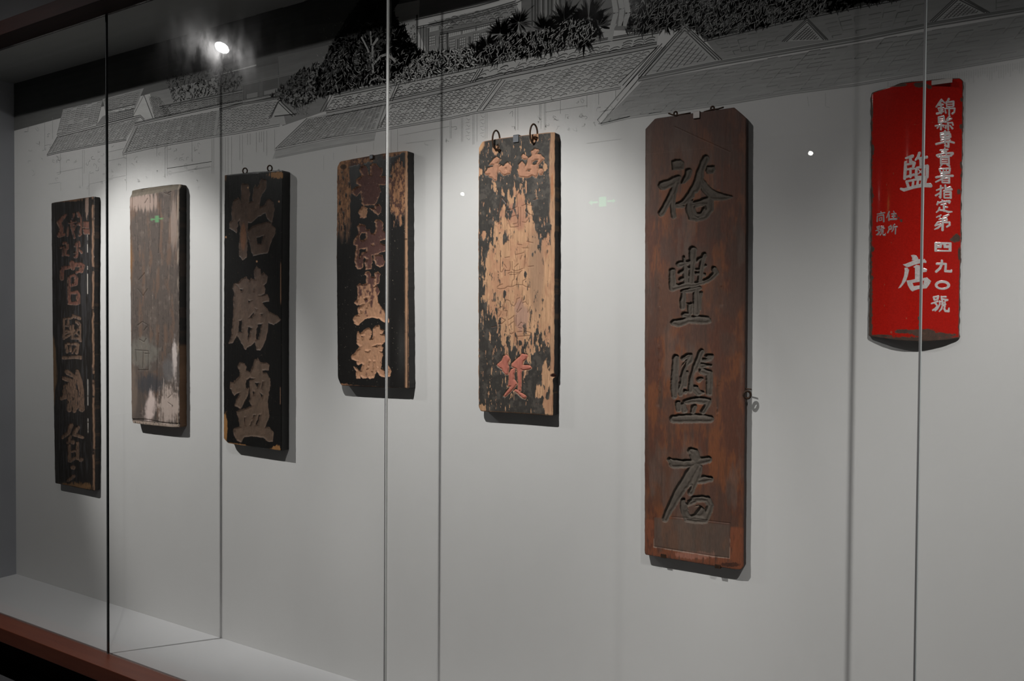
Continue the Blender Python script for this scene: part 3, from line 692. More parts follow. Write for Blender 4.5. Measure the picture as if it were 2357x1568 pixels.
L5 = [(1130, 430, 13.07, [[(870, 150), (790, 250), (790, 600), (630, 680), (500, 700)], [(930, 580), (1050, 530), (1250, 580)], [(640, 900), (700, 870), (800, 870)], [(520, 1010), (580, 1220), (700, 1220), (820, 1200)],
                          [(660, 1130), (780, 1100)], [(220, 1130), (290, 1070)], [(190, 820), (260, 640), (300, 400), (330, 330), (490, 540), (430, 610)], [(940, 1060), (1050, 1080), (1100, 1000)], [(820, 620), (820, 1200)], [(890, 620), (880, 1180)], [(1040, 720), (1100, 800), (1240, 860)], [(1290, 400), (1420, 350)]]),
      (1130, 540, 11.2, [[(240, 410), (245, 960), (280, 970), (330, 880)], [(370, 935), (480, 935), (500, 830), (490, 700)], [(545, 700), (545, 910), (600, 940), (700, 930), (820, 880)], [(440, 1010), (480, 980), (740, 980), (800, 930)],
                         [(480, 1040), (620, 1030), (740, 1000)], [(610, 1030), (600, 1150), (550, 1200), (530, 1340)], [(710, 1010), (680, 1130), (660, 1290)], [(160, 1360), (200, 1320), (300, 1280)],
                         [(160, 1390), (230, 1410), (360, 1390), (430, 1340), (530, 1355), (650, 1300), (820, 1300), (900, 1350), (1000, 1375)], [(820, 1300), (820, 1200), (900, 1150)], [(700, 180), (690, 260), (800, 270)], [(820, 350), (960, 350)],
                         [(630, 600), (640, 520), (790, 490), (850, 460)], [(760, 640), (800, 530)], [(890, 540), (870, 700), (850, 880)], [(920, 180), (1080, 215)], [(360, 600), (480, 580)], [(340, 770), (400, 860)], [(960, 830), (1100, 815)], [(600, 850), (700, 760)]]),
      (1130, 670, 12.06, [[(220, 560), (200, 500), (250, 450), (370, 440), (360, 320), (430, 245), (520, 280), (545, 370), (640, 430), (700, 330), (710, 230), (800, 190)], [(860, 190), (850, 270), (760, 480), (715, 580), (740, 600), (850, 480)],
                          [(870, 340), (960, 300), (1010, 380)], [(210, 720), (270, 640), (280, 570)], [(380, 560), (450, 550), (430, 700)], [(180, 920), (300, 910), (400, 820), (300, 750)], [(20, 1010), (160, 980)], [(480, 800), (560, 760), (650, 680)],
                          [(640, 690), (650, 900), (655, 1200), (640, 1480)], [(700, 680), (690, 980)], [(490, 960), (560, 900), (640, 850)], [(750, 980), (840, 870), (870, 900)], [(760, 1020), (850, 1040)], [(730, 1140), (860, 1130)],
                          [(700, 1270), (850, 1260), (1100, 1240), (1100, 1160), (950, 1120), (890, 1200)], [(410, 930), (410, 1140)], [(700, 1290), (700, 1480)], [(530, 1180), (570, 1200), (620, 1160)], [(1020, 600), (1040, 540)]])]
def ld5(D):
    if 'l5' not in D: D['l5'] = np.minimum.reduce([line_d(D['px'], D['py'], *a) for a in L5])
    return D['l5']
def paint5(D):
    if 'p5' in D: return D['p5']
    px, py = D['px'], D['py']
    f = fbm(D['X']*170, D['Z']*42, 61, 4, .5); g = fbm(D['X']*60, D['Z']*20, 62, 3); f2 = fbm(D['X']*380, D['Z']*90, 69, 3)
    # bare centre of the board: a long tan oval
    cx = 1200+.06*(py-650)
    top = 470+.9*np.clip(1150-px, -20, 60); 
    bare = blob(px, py, cx, 640, 66, 185)*1.5
    bare = np.maximum(bare, blob(px, py, 1262, 660, 16, 150)*1.3)
    bare = np.maximum(bare, blob(px, py, 1130, 640, 20, 90)*1.1)
    p = 1-ss(bare+1.0*(f-.5)+.8*(g-.5)+.25*(f2-.5), .52, .58)
    spots = ss(fbm(D['X']*110, D['Z']*30, 63), .66, .70)
    p = np.maximum(p, spots*ss(py, 480, 500)*(1-ss(py, 820, 840))*.9*ss(f, .4, .5))
    flake = ss(f2*.45+f*.65, .72, .76); p = p*(1-flake*.9)
    p = p*(1-ss(-D['de'], -.0035, -.001)*.85)
    tl = ss(np.hypot((px-1100)*.9, (py-328)*.45)+14*(f-.5), 9, 14); p = p*tl
    e1 = ss(px-1266+10*(g-.5)-0*py, -2, 2)*ss(py, 300, 310); p = p*(1-e1*.85)
    for bx, by, rx, ry in ((1142, 345, 9, 12), (1229, 318, 12, 14), (1259, 868, 14, 34), (1245, 900, 14, 16), (1262, 935, 13, 20), (1106, 395, 5, 12), (1113, 540, 8, 10), (1160, 480, 4, 14), (1255, 385, 4, 9), (1110, 940, 10, 10)):
        p = p*(1-ss(blob(px, py, bx, by, rx, ry)+1.1*(f-.5), .42, .5))
    for bx, by, rx, ry in ((1262, 523, 10, 10), (1162, 550, 5, 14), (1209, 632, 4, 7), (1162, 676, 4, 9), (1226, 586, 2.5, 6), (1239, 568, 3, 5), (1244, 785, 5, 10)):
        p = np.maximum(p, ss(blob(px, py, bx, by, rx, ry)+1.0*(f-.5), .42, .5))
    p = p*(1-ss(-D['gd'], -1.5, .3))
    D['p5'] = np.clip(p, 0, 1); return D['p5']
def h5(D):
    px, py = D['px'], D['py']; p = paint5(D)
    h = -.0009*p+(grain(D, 64, 170, 9)-.5)*.0016*(1-p)+.0016*np.exp(-(ld5(D)/.8)**2)
    gd = D['gd']; h = h+.0022*np.exp(-((gd-.3)/1.1)**2)-.0012*ss(-gd, .5, 3)
    notch = blob(px, py, 1277, 866, 9, 6); h = h+.014*ss(notch, .3, .8)
    h = h+.006*ss(blob(px, py, 1146, 338, 3, 7), .4, .8)+.004*ss(blob(px, py, 1231, 321, 5, 6), .4, .8)
    return h
def c5(D):
    px, py = D['px'], D['py']; p = paint5(D); f = fbm(D['X']*260, D['Z']*130, 65); g = fbm(D['X']*180, D['Z']*12, 66); n = fbm(D['X']*40, D['Z']*25, 67)
    c = rgba(D, (.50, .292, .168, .75))
    c[..., :3] *= (.50+.95*(.5*g+.5*fbm(D['X']*420, D['Z']*18, 91)))[..., None]
    c = cm(c, (.16, .085, .05), ss(fbm(D['X']*330, D['Z']*26, 92, 3), .70, .80)*.7)
    c = cm(c, (.40, .20, .12), ss(n, .45, .65)*.6)
    c = cm(c, (.30, .185, .12), ss(blob(px, py, 1235, 620, 22, 130)+.4*(g-.5), .35, .75)*.75)
    c = cm(c, (.34, .16, .11), ss(blob(px, py, 1190, 495, 40, 40)+.6*(n-.5), .4, .7)*.6)
    c = cm(c, (.33, .20, .17), ss(blob(px, py, 1200, 725, 30, 45)+.6*(n-.5), .5, .8)*.6)
    c = cm(c, (.60, .35, .19), ss(blob(px, py, 1105, 335, 9, 26), .3, .7)*.8)
    dk = np.array((.044, .040, .036))*(.7+.6*f)[..., None]+np.array((.05, .042, .035))*(ss(fbm(D['X']*60, D['Z']*60, 68), .5, .7)*.7)[..., None]
    c[..., :3] = c[..., :3]*(1-p[..., None])+dk*p[..., None]; c = rough_set(c, .5, p)
    k = ss(-D['gd'], -.6, .6); low = ss(py, 700, 760)
    cc = np.array((.40, .205, .13))*(1-low[..., None])+np.array((.43, .145, .105))*low[..., None]
    cc = cc*(.75+.5*fbm(D['X']*120, D['Z']*60, 70))[..., None]
    c[..., :3] = c[..., :3]*(1-k[..., None])+cc*k[..., None]
    c = cm(c, (.12, .05, .03), np.exp(-(ld5(D)/.75)**2)*.8)
    c = cm(c, (.10, .04, .03), ss(blob(px, py, 1273, 864, 8, 5), .3, .7))
    c = cm(c, (.35, .13, .05), ss(blob(px, py, 1271, 430, 4, 40)+.4*(f-.5), .4, .7)*.6)
    return c
def s5(fr, px, py):
    n = fbm(fr[:, 2]*22, fr[:, 0]*3, 6)[:, None]; top = ((py < 342) & (px < 1270))[:, None]
    a = np.array((.018, .016, .015))+np.array((.10, .05, .02))*ss(n, .6, .66)*.6; b = np.array((.5, .27, .14))*(.5+.8*n)
    k = np.maximum(top*1.0, (px[:, None] < 1110)*ss(n, .5, .55))
    return np.concatenate([a*(1-k)+b*k, np.full((len(px), 1), .7)], 1)
B5 = root_at('wooden_signboard', 1190, 962, label='pale tan signboard with flaking black paint and two iron rings on top', cat=CAT, group='old shop signboards on the case wall')
board(B5, .034, .001, rounded([(1101.5, 342), (1109, 325.5), (1150, 318), (1215, 309.5), (1276.5, 303.4), (1276, 600), (1275, 862), (1272.5, 874), (1272, 957.5), (1190, 951.5), (1106, 947), (1101.2, 938), (1100.5, 600)], [4, 5, 0, 0, 4, 0, 2, 2, 4, 0, 4, 4, 0], 5),
      h5, c5, m_bare, (.03, .025, .02, .7), G5, seed=5, warp=2.0, side_col_fn=s5, rough_edge=.0013, edge_r=.0035)

# ---- board 6 : tall red-brown board with four deep carved characters
G6 = [(1500, 340, 7.84, [[(200, 680, 85), (320, 640, 75), (440, 570, 72), (475, 535, 48)], [(440, 620, 65), (385, 800, 62), (270, 1000, 55), (175, 1180, 58)], [(390, 850, 52), (370, 1050, 48), (395, 1240, 46)],
                         [(665, 430, 62), (640, 520, 60), (580, 600, 45), (530, 640, 20)], [(450, 1040, 50), (570, 1060, 24)],
                         [(975, 190, 62), (930, 280, 66), (880, 400, 62), (850, 560, 78), (800, 700, 82), (700, 850, 75), (570, 980, 50), (450, 1030, 26)],
                         [(870, 560, 60), (950, 720, 75), (1080, 850, 95), (1200, 880, 75), (1340, 890, 50), (1440, 880, 22)],
                         [(680, 1000, 65), (850, 980, 50), (1030, 960, 85), (1045, 1100, 75), (950, 1240, 60), (820, 1285, 40), (720, 1250, 65), (680, 1100, 70), (680, 1000, 62)], [(850, 1120, 120)]],
       [[(350, 235), (430, 205), (520, 210), (585, 265), (575, 390), (450, 400), (368, 405)], [(985, 320), (1130, 320), (1145, 400), (1110, 465), (990, 465), (965, 420)]],
       [[(785, 1080), (935, 1045), (870, 1160), (805, 1175)], [(780, 820), (900, 790), (990, 880), (740, 970)]]),
      (1500, 560, 7.84, [[(740, 120, 72), (735, 300, 62), (715, 500, 50), (705, 700, 58)],
                         [(370, 500, 58), (370, 650, 62), (378, 800, 66), (480, 780, 55), (620, 740, 60), (780, 740, 50), (950, 690, 45), (1060, 630, 50), (1150, 530, 55), (1120, 460, 50)],
                         [(490, 380, 55), (600, 360, 45), (690, 330, 38)], [(510, 530, 36), (620, 460, 36), (690, 440, 28)], [(520, 650, 36), (640, 600, 36)], [(575, 250, 22), (600, 450, 46), (610, 700, 46)],
                         [(940, 200, 45), (905, 350, 45), (880, 550, 48), (860, 700, 40)], [(800, 330, 20), (860, 270, 28), (960, 230, 28)], [(760, 470, 16), (860, 470, 26), (970, 400, 28)], [(800, 540, 30), (950, 570, 32)],
                         [(560, 870, 42), (700, 840, 52), (860, 810, 42)], [(575, 880, 38), (560, 1050, 58), (560, 1150, 52)], [(800, 830, 52), (800, 1050, 62), (795, 1250, 62)], [(885, 900, 40), (870, 1000, 30), (870, 1200, 18)],
                         [(620, 1010, 25), (690, 1110, 52), (690, 1250, 50)], [(580, 1290, 48), (650, 1300, 60)], [(400, 1430, 62), (480, 1440, 72), (650, 1385, 62), (850, 1375, 78), (980, 1385, 72), (1030, 1400, 40)]], [],
       [[(630, 960), (740, 1010), (690, 1070), (610, 1075)]]),
      (1500, 790, 7.84, [[(430, 260, 62), (420, 400, 62), (412, 600, 66), (402, 850, 62), (405, 960, 48)], [(560, 280, 40), (640, 230, 46), (700, 210, 36), (680, 300, 60), (600, 400, 50), (560, 520, 46), (550, 700, 46), (500, 850, 50), (520, 920, 42)],
                         [(630, 520, 30), (610, 620, 30), (590, 760, 45)], [(600, 880, 46)], [(890, 150, 52), (850, 260, 52), (800, 400, 60), (750, 500, 40), (710, 600, 32), (700, 740, 42), (690, 860, 46)],
                         [(1000, 235, 45), (1090, 230, 32), (1060, 290, 30), (920, 310, 40)], [(900, 410, 60), (1000, 390, 28), (1060, 400, 24)], [(900, 500, 55), (1035, 540, 58), (1040, 700, 60), (1030, 900, 55)],
                         [(800, 480, 30)], [(850, 660, 46), (900, 640, 32)], [(780, 820, 64), (840, 900, 56), (920, 890, 28)], [(470, 1080, 50), (480, 1200, 52)], [(560, 1120, 50), (590, 1220, 50)],
                         [(600, 1060, 50), (750, 1030, 60), (880, 1030, 70), (1020, 1050, 60), (980, 1150, 50), (920, 1240, 50)], [(760, 1150, 50), (740, 1240, 48)], [(390, 1370, 75), (600, 1360, 82), (850, 1355, 84), (1050, 1370, 68)]], [],
       [[(505, 480), (540, 430), (600, 330), (590, 380), (540, 500), (500, 640), (470, 640)], [(735, 735), (800, 720), (810, 745), (750, 760)]]),
      (1500, 1020, 7.84, [[(700, 140, 62), (760, 180, 84), (790, 300, 92)], [(320, 300, 42), (400, 370, 88), (550, 375, 78), (700, 370, 82), (900, 320, 74), (1020, 300, 66)],
                          [(790, 420, 92), (700, 550, 98), (600, 720, 98), (480, 900, 92), (380, 1080, 78), (290, 1250, 66), (240, 1370, 56)], [(850, 450, 62), (800, 600, 84), (740, 750, 74), (700, 900, 54)],
                          [(850, 680, 62), (950, 650, 74), (1060, 655, 50)], [(760, 1010, 62), (900, 1000, 64), (1000, 1020, 64), (1060, 1130, 58), (1010, 1260, 68), (950, 1380, 70), (800, 1370, 84), (650, 1350, 78), (580, 1200, 64), (570, 1050, 58), (640, 1100, 46), (760, 1040, 60)], [(850, 1240, 110)]], [],
       [[(670, 1190), (790, 1145), (865, 1135), (850, 1170), (750, 1280), (690, 1300), (645, 1240)], [(610, 920), (650, 940), (645, 1080), (605, 1080)], [(620, 850), (690, 780), (660, 850)]])]
def h6(D):
    px, py = D['px'], D['py']; gd = D['gd']
    n = fbm(D['X']*45, D['Z']*35, 71)
    h = .0065*ss(-gd, -.9, 2.6)-.0022*ss(-gd, 3.5, 9)+.0014*(n-.5)*2*ss(-gd, 0, 2)
    h = h+(grain(D, 70, 100, 7)-.5)*.0010
    # missing border strips near the foot: the field stands proud of an inner frame line
    fr = poly_sdf(px, py, [(1505, 1185), (1681, 1205), (1679, 1285), (1640, 1280), (1505, 1258)])
    h = h+.0018*ss(fr, -1.5, 1.0)*ss(py, 1185, 1190)*0+.0012*np.exp(-((fr)/1.0)**2)*(py > 1190)
    for L in ([(1517, 640), (1516, 930)], [(1655, 870), (1652, 960)], [(1642, 1060), (1648, 1140)], [(1662, 620), (1661, 700)]):
        d, _ = seg_d(px, py, *L[0], *L[1]); h = h+.0012*ss(fbm(D['X']*60, D['Z']*30, 72), .4, .6)*np.exp(-(d/5)**2)
    d, _ = seg_d(px, py, 1553, 292, 1680, 350); h = h+.0008*np.exp(-(d/1.0)**2)
    return h
def c6(D):
    px, py = D['px'], D['py']; gd = D['gd']
    n = fbm(D['X']*28, D['Z']*10, 73); f = fbm(D['X']*200, D['Z']*45, 74); g = fbm(D['X']*90, D['Z']*7, 75); b = fbm(D['X']*14, D['Z']*9, 76)
    c = rgba(D, (.094, .034, .019, .62))
    c = cm(c, (.17, .056, .020), ss(n+.3*(f-.5)+.16*np.exp(-np.clip(gd, 0, 99)/14), .50, .68)*.8)
    c = cm(c, (.078, .040, .028), ss(b+.2*(g-.5), .46, .62)*.7)
    c = cm(c, (.115, .082, .066), ss(fbm(D['X']*22, D['Z']*6, 77), .55, .72)*.5)
    c = cm(c, (.05, .028, .02), ss(g, .58, .72)*.4)
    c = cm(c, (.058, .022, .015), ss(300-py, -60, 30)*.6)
    k = ss(-gd, -.8, .8)
    cc = np.array((.082, .066, .053))*(.75+.5*fbm(D['X']*90, D['Z']*90, 78))[..., None]
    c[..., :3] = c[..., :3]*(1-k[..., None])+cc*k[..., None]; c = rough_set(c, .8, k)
    c = cm(c, (.17, .13, .09), np.exp(-((gd-.5)/.9)**2)*ss(f, .5, .7)*.5)
    inner = poly_sdf(px, py, [(1505, 1190), (1560, 1196), (1681, 1208), (1679, 1285), (1640, 1282), (1505, 1260)])
    foot = ss(py-1195-.09*(px-1484), -3, 3)*ss(inner, -1, 1)
    c = cm(c, (.20, .062, .028), foot*.8*ss(f, .2, .5))
    c = cm(c, (.30, .13, .09), ss(blob(px, py, 1600, 1278, 60, 12)+.8*(f-.5), .5, .7)*.8)
    c = cm(c, (.03, .012, .008), ss(blob(px, py, 1680, 1300, 30, 7)+.8*(f-.5), .5, .7)*.8)
    c = cm(c, (.10, .078, .062), ss(-inner, 0, 2)*.55)
    c = cm(c, (.27, .20, .16), np.exp(-(inner/1.0)**2)*(py > 1240)*ss(f, .3, .5)*.8)
    c = cm(c, (.05, .022, .016), np.exp(-D['de']/.003)*.6)
    c = cm(c, (.045, .028, .02), ss(blob(px, py, 1651, 915, 4, 60)+blob(px, py, 1520, 905, 7, 50)+.5*(f-.5), .5, .75)*.6)
    return c
B6 = root_at('wooden_signboard', 1600, 1312, label='tall red brown signboard with clipped upper corners and four deeply carved grey characters', cat=CAT, group='old shop signboards on the case wall')
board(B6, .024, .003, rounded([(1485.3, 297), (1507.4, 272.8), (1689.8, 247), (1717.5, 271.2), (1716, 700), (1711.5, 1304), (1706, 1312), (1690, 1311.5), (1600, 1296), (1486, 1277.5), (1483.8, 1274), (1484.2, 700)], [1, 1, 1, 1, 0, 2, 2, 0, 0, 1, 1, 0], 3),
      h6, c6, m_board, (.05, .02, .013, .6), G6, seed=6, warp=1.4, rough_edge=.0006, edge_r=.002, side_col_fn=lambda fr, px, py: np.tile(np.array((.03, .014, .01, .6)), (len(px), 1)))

# ---- plate 7 : curved red enamel plate
P7 = rounded([(2006, 214), (2050, 203), (2078, 195.5), (2110, 192), (2160, 187), (2209, 180), (2218, 186), (2216, 350), (2213, 480), (2213.5, 552), (2210, 640), (2208.5, 778), (2180, 783), (2131, 786), (2090, 785), (2064, 783), (2000, 774), (1999, 758), (2002.5, 640), (2004.5, 500), (2004, 345), (2003, 225)], [3, 0, 0, 0, 0, 4, 4, 0, 0, 0, 0, 3, 0, 0, 0, 0, 3, 0, 0, 0, 0, 0], 4)
_c = [at(x, y, WALL_Y-.008) for x, y in P7]
px_l, px_r = min(p[0] for p in _c), max(p[0] for p in _c)
def bulge(X):
    u = np.clip((X-px_l)/(px_r-px_l), 0, 1)*2-1
    roll = np.clip((np.abs(u)-.93)/.07, 0, 1)
    return -.020*(1-u*u)+.004*roll**2*1.0
rust7 = [(2006, 255, 5, 30), (2007, 345, 7, 16), (2006, 452, 7, 10), (2006, 574, 9, 9), (2005, 640, 8, 9), (2007, 210, 8, 10), (2120, 200, 20, 7), (2140, 205, 7, 5), (2212, 292, 4, 6), (2213, 230, 3, 6), (2207, 442, 5, 8),
         (2201, 549, 11, 12), (2192, 553, 7, 4), (2208, 585, 4, 20), (2080, 763, 22, 6), (2125, 765, 40, 9), (2155, 772, 60, 7), (2030, 774, 30, 5), (2070, 200, 25, 5), (2116, 733, 3, 5), (2117, 748, 2, 4), (2065, 499, 3, 4), (2070, 504, 3, 3), (2076, 510, 3.5, 4), (2210, 710, 3, 14), (2209, 755, 4, 9), (2212, 380, 3, 9), (2212, 405, 2, 6)]
def c7(D):
    px, py = D['px'], D['py']; f = fbm(D['X']*220, D['Z']*220, 81); g = fbm(D['X']*90, D['Z']*90, 82)
    c = rgba(D, (.47, .014, .009, .12))
    r = np.zeros(px.shape)
    for bx, by, rx, ry in rust7: r = np.maximum(r, blob(px, py, bx, by, rx, ry))
    r = np.maximum(r, np.exp(-D['de']/.0025)*1.15)
    r = np.maximum(r, np.exp(-np.maximum(783-py, 0)/11)*1.05)
    r = np.maximum(r, np.exp(-np.maximum(px-2003.5, 0)/6.5)*1.0)
    k = ss(r+.55*(f-.5)+.2*(g-.5), .50, .60)
    c = cm(c, (.22, .035, .02), ss(r+.3*(f-.5), .30, .55)*.6)
    rc = np.array((.075, .038, .026))*(.5+.9*g)[..., None]
    lk = ss(-D['gd'], -.35, .35); sm = ss(2085-px, 0, 5)*(py > 480)*(py < 550)
    lc = np.array((.62, .57, .56))*(1-.45*sm[..., None])*(.85+.3*g)[..., None]
    c[..., :3] = c[..., :3]*(1-lk[..., None])+lc*lk[..., None]; c = rough_set(c, .2, lk)
    c[..., :3] = c[..., :3]*(1-k[..., None])+rc*k[..., None]; c = rough_set(c, .75, k)
    for bx, by, rx, ry in ((2058, 402, 1.5, 3), (2042, 427, 1.2, 3), (2107, 291, 2, 1.5), (2088, 733, 2, 2.5), (2037, 656, 1.2, 3), (2053, 765, 3, 4), (2037, 704, 1.2, 3), (2053, 560, 1.5, 2), (2147, 285, 1.5, 1.5)):
        c = cm(c, (.42, .10, .06), ss(blob(px, py, bx, by, rx, ry), .4, .7)*.7)
    return c
A7 = (2145, 225, 11.2); B7g = (2145, 300, 11.2); C7 = (2145, 380, 11.2); D7g = (2145, 455, 11.2); E7 = (2140, 550, 11.2); F7 = (2140, 640, 11.2)
HAO = [[(110, 500, 20), (130, 570, 22)], [(110, 500, 18), (230, 480, 22), (210, 550, 22), (140, 575, 18)], [(60, 665, 18), (130, 640, 18), (210, 610, 20)], [(150, 650, 22), (190, 700, 20), (200, 740, 20), (150, 800, 22), (90, 835, 20)],
       [(300, 480, 14), (320, 560, 24)], [(330, 490, 16), (420, 490, 20)], [(330, 550, 18), (460, 570, 22), (400, 600, 16)], [(260, 600, 16), (270, 680, 18), (200, 800, 22), (150, 850, 16)], [(290, 610, 14), (400, 640, 16)],
       [(330, 580, 16), (330, 690, 22), (410, 680, 20)], [(330, 720, 16), (310, 800, 20), (255, 865, 14)], [(340, 720, 14), (400, 720, 16), (380, 800, 22), (410, 855, 24), (490, 860, 26), (500, 780, 14)]]
ELL = lambda cx, cy, rx, ry: [(cx+rx*math.cos(q), cy+ry*math.sin(q)) for q in [2*PI*i/28 for i in range(28)]]
